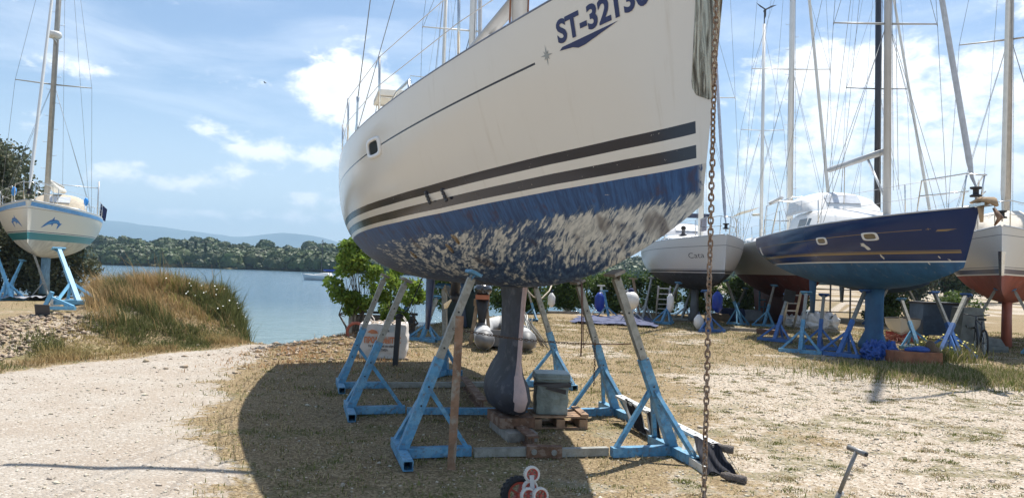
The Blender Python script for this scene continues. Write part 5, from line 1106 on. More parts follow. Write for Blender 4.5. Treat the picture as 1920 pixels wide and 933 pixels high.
mb = MB(); mb.lathe([(.001, -.14), (.2, -.13), (.25, -.06), (.25, .02), (.21, .09), (.001, .11)], 20, Matrix.Translation((mxx-.28+.45, 0, zz+6.3))); mb.build('radar_dome', mat('dome_grey', (.62, .62, .60), .5), lb_['o'], True, lb_['off'])
mb = MB(); mb.beam((mxx-.3, 0, zz+6.1), (mxx+.2, 0, zz+6.12), .08, .05); mb.build('radar_bracket', alu, lb_['o'], off=lb_['off'])
mb = MB(); mb.tube([(mxx-.2, 0, zz+.80), (mxx-2.2, 0, zz+.72), (mxx-4.0, .05, zz+.78)], [.12, .16, .10], 10); mb.build('sail_cover', offw, lb_['o'], True, lb_['off'])
hood(lb_['q'], lb_['o'], lb_['off'], 2.0, 3.4, .95, .65, sheer(lb_['q'], 3)[1]+.3, mat('tan_canvas', (.50, .43, .33), .85, bump=.2))
zg = sheer(lb_['q'], .4)[1]
mb = MB(); mb.tube([(.5, 1.2, zg), (.5, 1.2, zg+1.75), ], .03, 7); mb.tube([(.5, 1.2, zg+1.45), (.9, -1.0, zg+1.5), (.9, -1.1, zg)], .02, 7); mb.build('stern_arch', alu, lb_['o'], True, lb_['off'])
mb = MB(); mb.add([(.2, 1.25, zg+.15), (.2, 1.30, zg+.8), (.12, 1.55, zg+.55), (.15, 1.5, zg+.0)], [(0, 1, 2, 3)]); mb.build('folded_flag', navycloth, lb_['o'], off=lb_['off'])
for (x, y) in ((8.4, -.7), (6.4, .9)):
    b_, z_ = sheer(lb_['q'], x); mb = MB(); mb.ball((x, (b_-.05)*(1 if y > 0 else -1), z_+.4), .07, .08, .16, 7); mb.build('tied_rag', ltblue, lb_['o'], True, lb_['off'])
gL = 'boat stands around the dolphin yacht'
pl = mat('stand_pale_blue', (.16, .42, .62), .55, var=.15, dirt=(.3, .28, .24), dirt_amt=.3)
for (f_, p_, dz, dy, l_, mm) in (((147, 571), (110, 466), 0, .8, 'pale blue stand leaning left under the right side of the dolphin yacht bow', pl), ((22, 563), (-8, 470), 0, .8, 'pale blue stand at the left picture edge beside the dolphin yacht', pl), ((93, 560), (62, 472), 0, -.3, 'brown grey steel stand under the stem of the dolphin yacht', galv), ((10, 548), (42, 488), 0, .6, 'blue stand farther back at the left edge under the dolphin yacht', pl)):
    f_ = GT(*f_); f_.z = gz(f_.x, f_.y); pd_ = D(p_[0], p_[1], f_.y+dy); pd_.z = min(pd_.z, 2.0); stand(f_, pd_, l_, m=mm, mh_=mm, group=gL, frac=.6, w_=.09)
o = GT(100, 583); o = empty('boat_stand', o, 'fallen pale blue stand lying on the gravel edge under the dolphin yacht', 'boat stand', gL)
o.scale = (.72, .72, .72); mb = MB(); mb.beam((-.35, 0, .08), (.65, -.1, .10), .10, .09); mb.build('leg', pl, o); mb = MB(); mb.beam((-.3, .05, .05), (-.12, .1, .52), .10, .10); mb.build('cross_foot', pl, o); mb = MB(); mb.beam((-.15, .1, .38), (.60, -.06, .14), .06, .06); mb.build('brace', pl, o); mb = MB(); mb.beam((-.10, .25, .38), (.2, .4, .05), .06, .06); mb.build('brace', pl, o)
c = GT(79, 594); c.z += .11; mb = MB(); mb.box(c, (.28, .02, .24), Matrix.Rotation(.25, 3, 'X')); tag(mb.build('black_panel', dark), 'small square black panel leaning on the gravel left of the fallen stand', 'panel')
# --- moored sailing boat out on the bay
ms = Vector((D(602, 515, 140).x, 140, WATER_Z)); q_ = dict(BASEQ); q_.update(L=8, B=2.6, fb=1.1, fs=.9)
o = empty('moored_yacht', ms, 'small white sailing boat moored far out on the bay', 'sailing yacht', None, R_(165))
hull_mesh('hull', q_, hull_mat('moored_hull', (.62, .64, .66), (.04, .09, .2)), o, (-4, 0, .05), lambda x: 0*x, nt=24, nu=12); cabin(q_, o, (-4, 0, .05), 2, 5.5, .6, .5)
mb = MB(); mb.tube([(0, 0, 1), (-.1, 0, 7.6)], .07, 6); mb.build('mast', mastk, o, True); mb = MB(); mb.tube([(3.9, 0, 1.1), (-.1, 0, 7.6)], .03, 5); mb.build('forestay', mastk, o, True); mb = MB(); mb.box((-1.6, 0, 1.9), (2.2, .2, .35)); mb.build('sail_cover', mat('cover_blue', (.02, .06, .3), .8), o)
# ------------------------------------------------------------------ yard clutter
def put(o, label, cat, group=None): return tag(o, label, cat, group)
# blue tarp spread on the grass
V = []; n = 36
c0, c1, c2, c3 = G(1068, 606), G(1235, 616), G(1212, 596), G(1085, 597)
for i in range(n+1):
    for j in range(13):
        u, v = i/n, j/12; p = (c0*(1-u)+c1*u)*(1-v)+(c3*(1-u)+c2*u)*v
        e = .35*math.sin(i*.9)*(v-.5)*.3; z = .03+.10*float(fbm(np.array([i*.35]), np.array([j*.5]), 3)[0])*(1+.8*(v > .7)); V.append((p.x+.1*math.sin(j*2.1+i), p.y+e, z))
o = npmesh('ground_tarp', V, [(i*13+j, (i+1)*13+j, (i+1)*13+j+1, i*13+j+1) for i in range(n) for j in range(12)], mat('tarp_navy', (.035, .045, .12), .6, var=.3, bump=.4), None, True); put(o, 'crumpled navy blue tarpaulin spread on the grass between the stands', 'tarpaulin')
def plank(a, b, w_, h_, m, label, group='timber lying about the yard'):
    mb = MB(); a, b = Vector(a), Vector(b); mb.beam(a+Vector((0, 0, h_/2)), b+Vector((0, 0, h_/2)), w_, h_); return put(mb.build('plank', m), label, 'plank', group)
plank(g_(1025, 587), g_(1085, 588), .15, .10, woodg, 'grey beam lying in front of the hedge, behind the blue stand')
plank(g_(1115, 592), g_(1150, 600), .2, .10, wood, 'brown plank lying just behind the navy tarpaulin')
plank(g_(1140, 600), g_(1215, 602), .12, .08, woodg, 'long grey beam lying at the right of the navy tarpaulin')
plank(g_(1345, 618), g_(1425, 622), .14, .10, woodg, 'long grey beam lying under the bow of the grey bottomed yacht')
plank(g_(1222, 605), g_(1248, 606), .16, .08, wood, 'short reddish board lying right of the tarpaulin')
plank(g_(1424, 625), g_(1470, 630), .3, .16, mat('dark_timber', (.10, .06, .05), .9), 'dark stained timbers lying left of the navy yacht stands')
mb = MB(); a = g_(1062, 584); mb.lathe([(.001, 0), (.17, 0), (.2, .35), (.18, .35), (.15, .03)], 14, Matrix.Translation(a)); put(mb.build('bucket', white, None, True), 'white bucket in front of the hedge', 'bucket')
# fenders hanging or leaning
def fender(p, r, l, m, label):
    o = empty('fender', p, label, 'fender', 'boat fenders'); mb = MB(); mb.lathe([(.001, -l/2-.05), (r*.35, -l/2-.03), (r*.6, -l/2+.02), (r, -l/2+r*.7), (r, l/2-r*.7), (r*.6, l/2-.02), (r*.35, l/2+.03), (.001, l/2+.05)], 14); mb.build('body', m, o, True)
    mb = MB(); mb.tube([(0, 0, l/2+.02), (0, 0, l/2+.12)], .02, 6); mb.build('eye', navycloth, o, True); return o
fender(D(1034, 562, 26), .13, .42, white, 'white cylindrical fender hanging by a rope before the hedge')
fender(D(1124, 566, 26), .17, .6, mat('fender_blue', (.01, .04, .30), .4), 'blue fender leaning on a white post before the hedge')
fender(D(1345, 566, 24.5), .17, .62, MATS['fender_blue'], 'blue fender hanging under the bow of the grey bottomed yacht')
fender(D(1257, 567, 25.5), .12, .55, white, 'white fender hanging left of the grey keel of the yacht behind the chain')
fender(D(1310, 603, 24), .16, .4, white, 'white container standing right of the grey keel behind the chain')
o = empty('round_fender', D(1183, 563, 24), 'large round white buoy fender with dark blue top', 'fender', 'boat fenders'); mb = MB(); mb.ball((0, 0, 0), .27, .27, .30, 14); mb.build('ball', white, o, True); mb = MB(); mb.lathe([(.11, .25), (.09, .34), (.05, .40), (.001, .41)], 12); mb.build('cap', navycloth, o, True)
mb = MB(); mb.tube([D(985, 540, 25), D(1000, 556, 25), D(1015, 560, 25), D(1030, 545, 25.5), D(1037, 528, 26)], .025, 6); put(mb.build('mooring_rope', rope, None, True), 'pale rope looping under the cream hull beside the white fender', 'rope')
mb = MB()
pts = []
for k in range(40):
    a = k*.85; c = D(852, 535, 12.6); pts.append(c+Vector((.09*math.cos(a)+.02*math.sin(a*2.3), .05*math.sin(a), .10*math.sin(a*.37)-.02)))
mb.tube(pts, .014, 5); put(mb.build('rope_coil', rope, None, True), 'tangled tan rope hanging at the top of the upright grey stand tube', 'rope')
# upright props near the hedge
for k, (px, py, tx, ty, m_, l_) in enumerate(((1130, 592, 1127, 535, mastw, 'white post standing behind the tarpaulin with a small plate on top'), (1188, 605, 1178, 545, alud, 'pale leaning prop right of the white buoy fender'), (1200, 598, 1187, 522, wood, 'wooden prop leaning left near the round buoy fender'), (1142, 598, 1132, 545, blue, 'pale blue leaning prop behind the navy tarpaulin'))):
    a = g_(px, py); b = D(tx, ty, a.y+.2); mb = MB(); mb.beam(a, b, .09, .09, (0, 1, 0)); mb.box(b, (.32, .16, .05)); mb.beam(a+Vector((-.5, .2, 0)), a.lerp(b, .45), .04, .04); mb.beam(a+Vector((.5, .2, 0)), a.lerp(b, .45), .04, .04); put(mb.build('prop', m_), l_, 'boat prop', 'loose props near the hedge')
f_ = g_(1000, 590); 
stand(g_(1012, 600), D(992, 535, 28.3), 'pale blue stand just right of the pink keel edge, far behind the dinghy', gv := None) if False else stand(g_(1006, 602), D(988, 538, G(1006, 602).y), 'pale blue stand just right of the pink keel edge, far behind the dinghy', group='loose props near the hedge')
# aluminium ladder against the grey bottomed yacht
def ladder(a, b, w_, n_, label, m=alu, rz=None):
    a, b = Vector(a), Vector(b); o = empty('ladder', a, label, 'ladder'); s_ = Vector((w_/2, 0, 0)); d = b-a
    for k in (-1, 1): mb = MB(); mb.beam(s_*k, d+s_*k, .03, .07, (0, 1, 0)); mb.build('rail', m, o)
    for k in range(n_): mb = MB(); t_ = (k+.7)/n_; mb.beam(d*t_-s_, d*t_+s_, .045, .035); mb.build('rung', m, o)
    return o
ladder(g_(1239, 592), D(1246, 537, 26.6), .42, 6, 'white aluminium ladder leaning behind the left end of the grey bottomed yacht', white)
ladder(g_(1478, 615), D(1490, 548, 21.5), .36, 5, 'worn ladder leaning under the navy yacht stern beside the cobalt stands', alud)
# covered sails / white bundle
for k, (px, py, w_, h_) in enumerate(((1500, 600, .8, .38), (1535, 603, 1.0, .5))):
    c = g_(px, py+12); mb = MB(); soft_box(mb, (0, 0, h_/2), (w_, .8, h_), .15, 24, seed=k+8, top_noise=.5); o = mb.build('sail_bundle', wcan, None, True); dm = o.modifiers.new('folds', 'DISPLACE'); tx = bpy.data.textures.new('folds', 'CLOUDS'); tx.noise_scale = .22; dm.texture = tx; dm.strength = .3; o.location = (c.x, c.y, -.03); put(o, ('long bundle' if k else 'rounded heap')+' of white sailcloth under the navy yacht', 'sail bundle', 'white bundles behind the navy stands')
# blue bag, timber box, cloth on it
c = g_(1650, 674); mb = MB(); soft_box(mb, (0, 0, .17), (.56, .45, .34), .2, 26, seed=4, top_noise=.6)
o = mb.build('blue_bag', bluebag, None, True); o.location = c; put(o, 'crumpled bright blue plastic bag at the foot of the navy keel', 'bag')
dm = o.modifiers.new('crumple', 'DISPLACE'); tx = bpy.data.textures.new('crumple', 'CLOUDS'); tx.noise_scale = .09; dm.texture = tx; dm.strength = .16
c = g_(1711, 680); o = empty('timber_box', c, 'low reddish wooden box right of the blue bag with rags piled on it', 'box', rz=-.05)
rw = mat('red_timber', (.30, .12, .06), .8, var=.25, dirt=(.2, .16, .12), dirt_amt=.4, bump=.2)
for q_ in (((0, -.26, .13), (.98, .025, .25)), ((0, .26, .13), (.98, .025, .25)), ((-.48, 0, .13), (.025, .49, .25)), ((.48, 0, .13), (.025, .49, .25)), ((0, 0, .24), (.92, .48, .02))): mb = MB(); mb.box(*q_); mb.build('side_board', rw, o)
mb = MB(); mb.ball((.1, 0, .03), .22, .15, .08, 8); mb.ball((-.05, .05, .02), .15, .12, .06, 8); r_ = mb.build('folded_rag', bluebag, None, True); r_.location = c+Vector((.05, 0, .26)); put(r_, 'blue rag lying on top of the reddish wooden box', 'rag')
mb = MB(); mb.ball((0, 0, .1), .11, .1, .15, 7); mb.ball((.08, 0, .04), .12, .1, .08, 7); r_ = mb.build('sack', mat('brown_sack', (.13, .09, .06), .9, bump=.6), None, True); r_.location = c+Vector((.38, 0, .25)); put(r_, 'small brown sack standing on the right end of the wooden box', 'sack')
# blue container on wheels
c = g_(1752, 625); c = Vector((D(1752, 600, 23.5).x, 23.5, 0)); o = empty('site_container', c, 'slate blue wheeled container with ribbed front behind the navy bow', 'container'); sb = mat('slate_blue', (.07, .11, .17), .6, var=.15)
mb = MB(); mb.box((0, 0, .62), (1.15, .8, .95)); mb.build('body', sb, o); mb = MB(); mb.box((0, 0, 1.13), (1.22, .86, .07)); mb.build('lid', dark, o)
for k in range(4): mb = MB(); mb.box((0, -.41, .3+.22*k), (1.08, .03, .05)); mb.build('rib', sb, o)
for k in (-.4, .4): mb = MB(); mb.tube([(k, -.25, .09), (k+.05, -.25, .09)], .09, 10); mb.build('wheel', black, o, True)
# small white dinghy on the ground
c = Vector((D(1692, 600, 22.5).x, 22.5, 0)); q_ = dict(BASEQ); q_.update(L=2.9, B=1.35, fb=.55, fs=.42, dc=.12, rake=.35, rs=.85, sag=.02)
o = empty('rowing_dinghy', c, 'small white rowing dinghy on the ground behind the navy keel', 'dinghy', None, R_(-120)); o.scale = (.72, .72, .8); hull_mesh('hull', q_, hull_mat('dinghy_white', (.66, .64, .58), (.6, .58, .52)), o, (-1.4, 0, .35), lambda x: 0*x, nt=24, nu=12)
mb = MB(); mb.tube([Vector((-1.4, 0, .35))+p for p in rail_pts(q_, .05, 2.8, 16, 0, .01, -1)], .03, 6); mb.tube([Vector((-1.4, 0, .35))+p for p in rail_pts(q_, .05, 2.8, 16, 0, .01, 1)], .03, 6); mb.build('gunwale', dark, o, True)
mb = MB(); mb.box((0, 0, .12), (.5, 1.0, .24)); o2 = mb.build('support_crate', mat('red_crate', (.38, .04, .03), .5), None); o2.location = c; put(o2, 'red crate under the small white rowing dinghy', 'crate')
mb = MB()
for k in range(60):
    a = random.random()*6.28; p = Vector((random.gauss(0, .22), random.gauss(0, .15), abs(random.gauss(0, .15)))); q2 = p+Vector((random.gauss(0, .15), random.gauss(0, .1), random.gauss(0, .12))); q2.z = max(.01, q2.z); mb.tube([p, q2], .008, 4)
o = mb.build('branch_heap', mat('red_twigs', (.22, .10, .07), .9)); o.location = Vector((D(1668, 600, 21).x, 21, 0)); put(o, 'heap of reddish brushwood beside the navy keel', 'brushwood')
# bicycle by the grey block
c = Vector((D(1836, 640, 18.2).x, 18.2, 0)); o = empty('bicycle', c, 'dark bicycle leaning by the grey plastic block under the red bottomed yacht', 'bicycle', rz=R_(70))
def ringmesh(c, r, rr, n=28, ax='y'):
    V = [];
    for k in range(n):
        a = 2*math.pi*k/n
        for j in range(6):
            b = 2*math.pi*j/6; V.append((c[0]+(r+rr*math.cos(b))*math.cos(a), c[1]+rr*math.sin(b), c[2]+(r+rr*math.cos(b))*math.sin(a)))
    mb = MB(); mb.add(V, [(k*6+j, k*6+(j+1) % 6, ((k+1) % n)*6+(j+1) % 6, ((k+1) % n)*6+j) for k in range(n) for j in range(6)]); return mb
for x_ in (-.5, .5):
    wq = ringmesh((x_, 0, .34), .32, .022).build('wheel', black, o, True); mb = MB()
    for k in range(12): a = math.pi*k/6; mb.tube([(x_, 0, .34), (x_+.31*math.cos(a), 0, .34+.31*math.sin(a))], .003, 4)
    mb.build('spokes', alu, wq)
mb = MB()
for a, b in (((-.5, 0, .34), (-.12, 0, .34)), ((-.12, 0, .34), (-.25, 0, .85)), ((-.5, 0, .34), (-.22, 0, .75)), ((-.12, 0, .34), (.35, 0, .80)), ((-.22, 0, .76), (.33, 0, .86)), ((.5, 0, .34), (.33, 0, .95))): mb.tube([a, b], .016, 6)
mb.build('frame', mat('bike_frame', (.06, .07, .09), .4), o, True); mb = MB(); mb.tube([(.33, 0, .95), (.30, -.28, 1.0)], .012, 6); mb.tube([(.33, 0, .95), (.30, .28, 1.0)], .012, 6); mb.build('handlebar', dark, o, True); mb = MB(); mb.box((-.26, 0, .9), (.26, .12, .05)); mb.build('saddle', black, o)
# scaffold rack in the distance under the navy stern
c = Vector((D(1575, 590, 30).x, 30, 0)); o = empty('scaffold_rack', c, 'dark welded tube rack far behind the navy keel', 'rack')
for dx in (-1.1, -.4, .4, 1.1): mb = MB(); mb.beam((dx, 0, 0), (dx, 0, 1.7), .05, .05); mb.build('upright', dark, o)
for z in (.5, .95, 1.4): mb = MB(); mb.beam((-1.1, -.03, z), (1.1, -.03, z), .04, .04); mb.build('crossbar', dark, o)
for k, (px, w_, h_, m_, l_) in enumerate(((1370, .9, .5, navycloth, 'navy covered bundle on the ground below the ketch stern'), (1400, 1.0, .45, mat('pale_grey_cover', (.35, .38, .42), .7), 'grey covered bundle on the ground under the ketch'), (862, .9, 1.1, mat('green_black', (.02, .035, .03), .6), 'black box standing in the shade behind the upright grey tube'), (1345, .8, .3, mat('brush', (.2, .15, .1), .9), 'low brown heap at the foot of the right grey keel stand'))):
    c = g_(px, 600 if k != 2 else 612); mb = MB(); soft_box(mb, (0, 0, h_/2), (w_, .7, h_), .12, 8, seed=k+30, top_noise=.15); o = mb.build('covered_bundle', m_, None, True); o.location = c-Vector((0, 0, .03)); put(o, l_, 'bundle', 'bundles stored under boats')
# cloth and boxes on left bank
V = []; 
for i in range(25):
    for j in range(9):
        p = GT(2+i*4.2, 564-j*1.4); V.append((p.x, p.y, gz(p.x, p.y)+.05+.16*float(fbm(np.array([i*.5]), np.array([j*.7]), 3)[0])))
o = npmesh('grey_tarp', V, [(i*9+j, (i+1)*9+j, (i+1)*9+j+1, i*9+j+1) for i in range(24) for j in range(8)], mat('tarp_grey', (.30, .31, .34), .6, var=.2, bump=.3), None, True); put(o, 'grey crumpled sheet spread under the dolphin yacht', 'tarpaulin')
c = GT(104, 573); mb = MB(); mb.ball((0, 0, .1), .16, .12, .2, 8); o = mb.build('white_stone', mat('pale_stone', (.6, .58, .52), .9, bump=.4), None, True); o.location = (c.x, c.y, gz(c.x, c.y)); put(o, 'pale upright stone by the brown stand of the dolphin yacht', 'stone')
# fence scrap and hose by the fig bush, marker post in the water's edge
o = empty('low_fence', (D(650, 620, 18.2).x, 18.2, 0), 'low dark board fence with grey rail behind the fig bush', 'fence')
mb = MB(); mb.box((.12, 0, .32), (.16, .05, .62)); mb.build('post', woodg, o); mb = MB(); mb.beam((.05, 0, .58), (1.7, .1, .55), .05, .06); mb.build('rail', mat('black_rail', (.04, .04, .045), .6), o); mb = MB(); mb.box((.9, .08, .3), (1.5, .03, .42)); mb.build('board', mat('dark_boards', (.14, .13, .13), .8, var=.3), o)
c = D(668, 612, 16.6); c.z = .12; mb = ringmesh((0, 0, 0), .2, .035, 20); o = mb.build('hose_ring', mat('red_hose', (.35, .10, .06), .6), None, True); o.location = c+Vector((0, 0, .1)); put(o, 'reddish hose ring lying by the fig bush trunk', 'hose')
c = D(395, 585, 21.0); c.z = -.6; mb = MB(); mb.tube([(0, 0, -.6), (0, 0, .95)], .045, 8); mb.ball((.06, 0, .8), .05, .05, .07, 6); mb.ball((.06, 0, .45), .05, .05, .07, 6); o = mb.build('marker_post', dark, None, True); o.location = c; put(o, 'dark marker post with pale fittings at the edge of the water', 'post')
# person in the cockpit of the grey bottomed yacht
def person(name, joints, edges, radii, m, loc, label, rz=0):
    me = bpy.data.meshes.new(name); me.from_pydata(joints, edges, []); me.update(); o = bpy.data.objects.new(name, me); COL.objects.link(o); me.materials.append(m)
    sk = o.modifiers.new('skin', 'SKIN')
    for v, r_ in zip(me.skin_vertices[0].data, radii): v.radius = (r_, r_*.85)
    me.skin_vertices[0].data[0].use_root = True
    sb_ = o.modifiers.new('sub', 'SUBSURF'); sb_.levels = 1; sb_.render_levels = 1; o.location = loc; o.rotation_euler.z = rz; return tag(o, label, 'person')
J = [(0, 0, 0), (0, 0, .2), (0, .02, .42), (0, .0, .54), (0, -.02, .62), (0, -.03, .74), (.17, 0, .44), (.24, -.06, .20), (.16, -.26, .10), (-.17, 0, .44), (-.25, -.04, .20), (-.18, -.25, .08), (.10, -.05, -.02), (.14, -.42, 0), (.14, -.44, -.4), (.14, -.56, -.44), (-.10, -.05, -.02), (-.14, -.42, 0), (-.14, -.44, -.4), (-.14, -.56, -.44)]
E_ = [(0, 1), (1, 2), (2, 3), (3, 4), (4, 5), (2, 6), (6, 7), (7, 8), (2, 9), (9, 10), (10, 11), (0, 12), (12, 13), (13, 14), (14, 15), (0, 16), (16, 17), (17, 18), (18, 19)]
Rr = [.12, .12, .135, .06, .07, .085, .055, .04, .03, .055, .04, .03, .08, .07, .045, .035, .08, .07, .045, .035]
pc = D(1281, 440, 29.5)
pp_ = person('person', J, E_, Rr, mat('dark_clothes', (.06, .055, .06), .9), pc-Vector((0, 0, .50)), 'person in dark clothes sitting in the cockpit of the grey bottomed yacht')
mb = MB(); mb.ball((0, -.02, .76), .10, .11, .10, 8); mb.build('hair', mat('dark_hair', (.02, .015, .012), .8), pp_, True)
# bird
c = D(497, 156, 130); o = empty('bird', c, 'small dark bird flying high over the bay', 'bird'); mb = MB(); mb.tube([(-.22, 0, 0), (-.1, 0, .02), (.05, 0, .02), (.2, 0, .03), (.27, 0, .02)], [.02, .05, .06, .04, .01], 7); mb.add([(-.05, 0, .03), (.1, 0, .03), (.02, .3, .22), (-.12, .55, .12)], [(0, 1, 2, 3)]); mb.add([(-.05, 0, .03), (.1, 0, .03), (.02, -.3, .22), (-.12, -.55, .12)], [(3, 2, 1, 0)]); mb.build('body', black, o, True)
# ------------------------------------------------------------------ foliage
def leaves(C, r, n, size, squash=.8, rg=RNG, flat=.0):      # n leaf quads filling blobs C (k,3) radius r (k,)
    k = rg.integers(0, len(C), n); d = rg.normal(size=(n, 3)); d /= np.linalg.norm(d, axis=1)[:, None]
    rad = rg.random(n)**.45*np.asarray(r)[k]; P_ = np.asarray(C)[k]+d*rad[:, None]*np.array([1, 1, squash])
    a = rg.normal(size=(n, 3)); a[:, 2] *= (1-flat); a /= np.linalg.norm(a, axis=1)[:, None]
    b = np.cross(a, rg.normal(size=(n, 3))); b /= np.linalg.norm(b, axis=1)[:, None]
    s_ = size*(.6+.8*rg.random(n))[:, None]
    V = np.stack([P_-a*s_*.5, P_+b*s_*.32, P_+a*s_*.5, P_-b*s_*.32], 1).reshape(-1, 3); Fq = np.arange(4*n).reshape(n, 4)
    t_ = (.65+.7*rg.random(n))[:, None]*np.array([1, 1, 1])+(rg.random(n)[:, None]-.5)*np.array([.25, .0, -.1]); return V, Fq, np.repeat(t_, 4, 0)
def leafmat(name, col, trans=.35): return mat(name, col, .55, var=.2, scale=1.2, trans=trans, tint=True, spec=.3)
def tree(name, base, hgt, cr, label, leafm, nleaf, size, nclump=14, trunk_r=.15, group=None, cat='tree', zlo=.35, seed=0, barkm=None, clr=.38, multi=1, shape=(1, 1, 1)):
    rg = np.random.default_rng(seed); o = empty(name, base, label, cat, group)
    C = []; 
    for k in range(nclump):
        a = rg.random()*6.28; rr_ = cr*math.sqrt(rg.random())*.85; z = hgt*(zlo+(1-zlo)*rg.random()); e = math.sqrt(max(.05, 1-((z/hgt-(zlo+1)/2)/((1-zlo)/2))**2)); C.append((rr_*e*math.cos(a)*shape[0], rr_*e*math.sin(a)*shape[1], z-.12*hgt*0))
    C = np.array(C); r_ = cr*clr*(.7+.6*rg.random(nclump)); V, Fq, t_ = leaves(C, r_, nleaf, size, .75, rg); keep = V[Fq[:, 0], 2] > .02
    npmesh('crown', V, Fq[keep], leafm, o, tint=t_)
    mb = MB()
    for m_ in range(multi):
        dx, dy = (rg.normal()*.12, rg.normal()*.10) if multi > 1 else (0, 0); fork = Vector((dx*2, dy*2, hgt*zlo*.8))
        mb.tube([(dx*.4, dy*.4, -.1), (dx, dy, hgt*zlo*.4), fork], [trunk_r, trunk_r*.8, trunk_r*.6], 8)
        for k in range(m_, nclump, multi):
            c = Vector(C[k]); mb.tube([fork, fork.lerp(c, .5)+Vector((0, 0, -.05*hgt)), c], [trunk_r*.5, trunk_r*.3, trunk_r*.08], 5)
    mb.build('trunk', barkm or mat('bark', (.10, .08, .06), .95, var=.3, scale=12, bump=.5), o, True); return o
olive = leafmat('olive_leaf', (.105, .115, .065), .25); fig = leafmat('fig_leaf', (.18, .26, .045), .5); hedg = leafmat('hedge_leaf', (.085, .13, .03), .35); pinel = leafmat('pine_leaf', (.035, .06, .022), .15)
tree('olive_tree', (-25.0, 33, 0), 6.6, 3.5, 'large dark olive tree at the left picture edge behind the dolphin yacht', olive, 30000, .20, 34, .3, seed=1, zlo=.12, clr=.34, group='trees on the left bank')
tree('olive_tree', (-27.5, 36, 0), 8.6, 4.0, 'tallest dark tree, cut by the left picture edge', olive, 26000, .20, 30, .3, seed=2, zlo=.1, clr=.34, group='trees on the left bank')
tree('olive_tree', (-23.0, 31.5, 0), 4.6, 2.4, 'lower dark tree right of the tall ones, left of the dolphin yacht mast', olive, 15000, .18, 22, .2, seed=3, zlo=.08, clr=.36, group='trees on the left bank')
for k, (x, y, h_) in enumerate(((-21.5, 31.5, 2.6), (-19.2, 31.5, 2.0))): tree('shrub', (x, y, gz(x, y)), h_, 2.0, ('dark shrub under the tall trees at the left edge', 'dark shrub behind the keel of the dolphin yacht')[k], olive, 9000, .14, 16, .06, seed=10+k, zlo=.1, clr=.42, group='shrubs on the left bank', cat='shrub')
fb = Vector((D(662, 622, 17.4).x, 17.4, 0)); 
o = tree('fig_bush', fb, 2.25, .74, 'bright green leafy fig bush growing behind the printed sack', fig, 7500, .088, 28, .03, seed=21, zlo=.30, clr=.30, multi=6, cat='bush', shape=(1.1, .8, 1))
tree('fig_bush', fb+Vector((.95, .4, 0)), 1.6, .65, 'lower green bush right of the fig bush, behind the leaning blue stands', fig, 5000, .085, 20, .03, seed=22, zlo=.28, clr=.34, multi=5, cat='bush')
# hedge along the far side of the yard
hx = [(-1.6, 28), (0.4, 31.0), (2.6, 33), (4.6, 33.6), (6.8, 34.4), (9.0, 35.2), (11.2, 35.8), (13.4, 36.4)]
protos = []
for k, (x, y) in enumerate(hx):
    lbl = ('hedge shrub behind the leaning stands left of the keel', 'hedge shrub seen between the keel and the upright tube', 'hedge shrub behind the white cylindrical fender', 'hedge shrub behind the tarpaulin, left of the blue fender', 'hedge shrub behind the round white buoy', 'hedge shrub behind the white ladder', 'hedge shrub behind the hanging chain', 'hedge shrub under the ketch stern')[k]
    if k < 3: o = tree('hedge_shrub', (x, y, 0), 1.75, 1.5, lbl, hedg, 8000, .12, 22, .03, seed=40+k, zlo=.12, clr=.34, multi=4, cat='hedge shrub', group='hedge along the shore', shape=(1.15, .7, 1)); protos.append(o)
    else: o = copy_tree(protos[k % 3]); o.location = (x, y, 0); o.rotation_euler.z = k*1.9; o.scale = (1, 1, .92+.08*(k % 3)); o['label'] = lbl
# trees to the far right and the point across the water
for k, (x, y, h_, r_) in enumerate(((38, 70, 6, 3.4), (43, 74, 7, 3.8), (49, 80, 7.5, 4), (55, 84, 6.5, 4), (60, 82, 7, 4.2), (33, 66, 3.5, 2.6), (66, 88, 8, 4.5))):
    lbl = ('round tree on the far side right of the navy keel', 'tree behind the slate blue container', 'tree behind the crossing cobalt stands', 'tree behind the grey plastic block', 'tree seen left of the red brown keel', 'low tree on the point left of the distant trees', 'tallest distant tree at the right edge')[k]
    tree('tree', (x, y, gz(x, y)), h_, r_, lbl, pinel if k % 2 else olive, 5200, .34, 18, .2, seed=60+k, zlo=.18, clr=.4, group='distant trees on the right')
for k, (px, Yp, s_) in enumerate(((1795, 33, .9), (1680, 31, .5))):
    c = D(px, 560, Yp); tree('shrub', (c.x, Yp, gz(c.x, Yp)), 1.3*s_+.3, 1.2, ('green shrub behind the crossing stands under the navy bow', 'small green shrub right of the navy keel')[k], hedg, 3500, .12, 12, .03, seed=80+k, zlo=.1, clr=.4, cat='shrub', group='shrubs right of the yard')
# ------------------------------------------------------------------ far shore
def hz(x, y):
    s_ = ss(y-(330+14*np.sin(x*.011)+8*np.sin(x*.031)), 0, 26)*1.6
    return WATER_Z-1+s_*1.2+ss(y, 345, 520)*(11+10*(fbm(x*.012+3, y*.012, 3)-.45)+4.0*np.exp(-((x+205)/60)**2))
xs = np.linspace(-700, 900, 260); ys = np.concatenate([np.linspace(318, 420, 44), np.linspace(426, 900, 20), np.linspace(1000, 4000, 8)])
A, B_ = np.meshgrid(xs, ys, indexing='ij'); Zh = hz(A, B_); ii = np.arange(A.size).reshape(A.shape); Qh = np.stack([ii[:-1, :-1], ii[1:, :-1], ii[1:, 1:], ii[:-1, 1:]], -1).reshape(-1, 4)
tag(npmesh('far_shore_hills', np.stack([A, B_, Zh], -1).reshape(-1, 3), Qh, mat('dry_meadow', (.10, .12, .05), .95, var=.3, scale=.05, col2=(.20, .18, .09)), smooth=True), kind='structure')
rg = np.random.default_rng(5); crowns = []
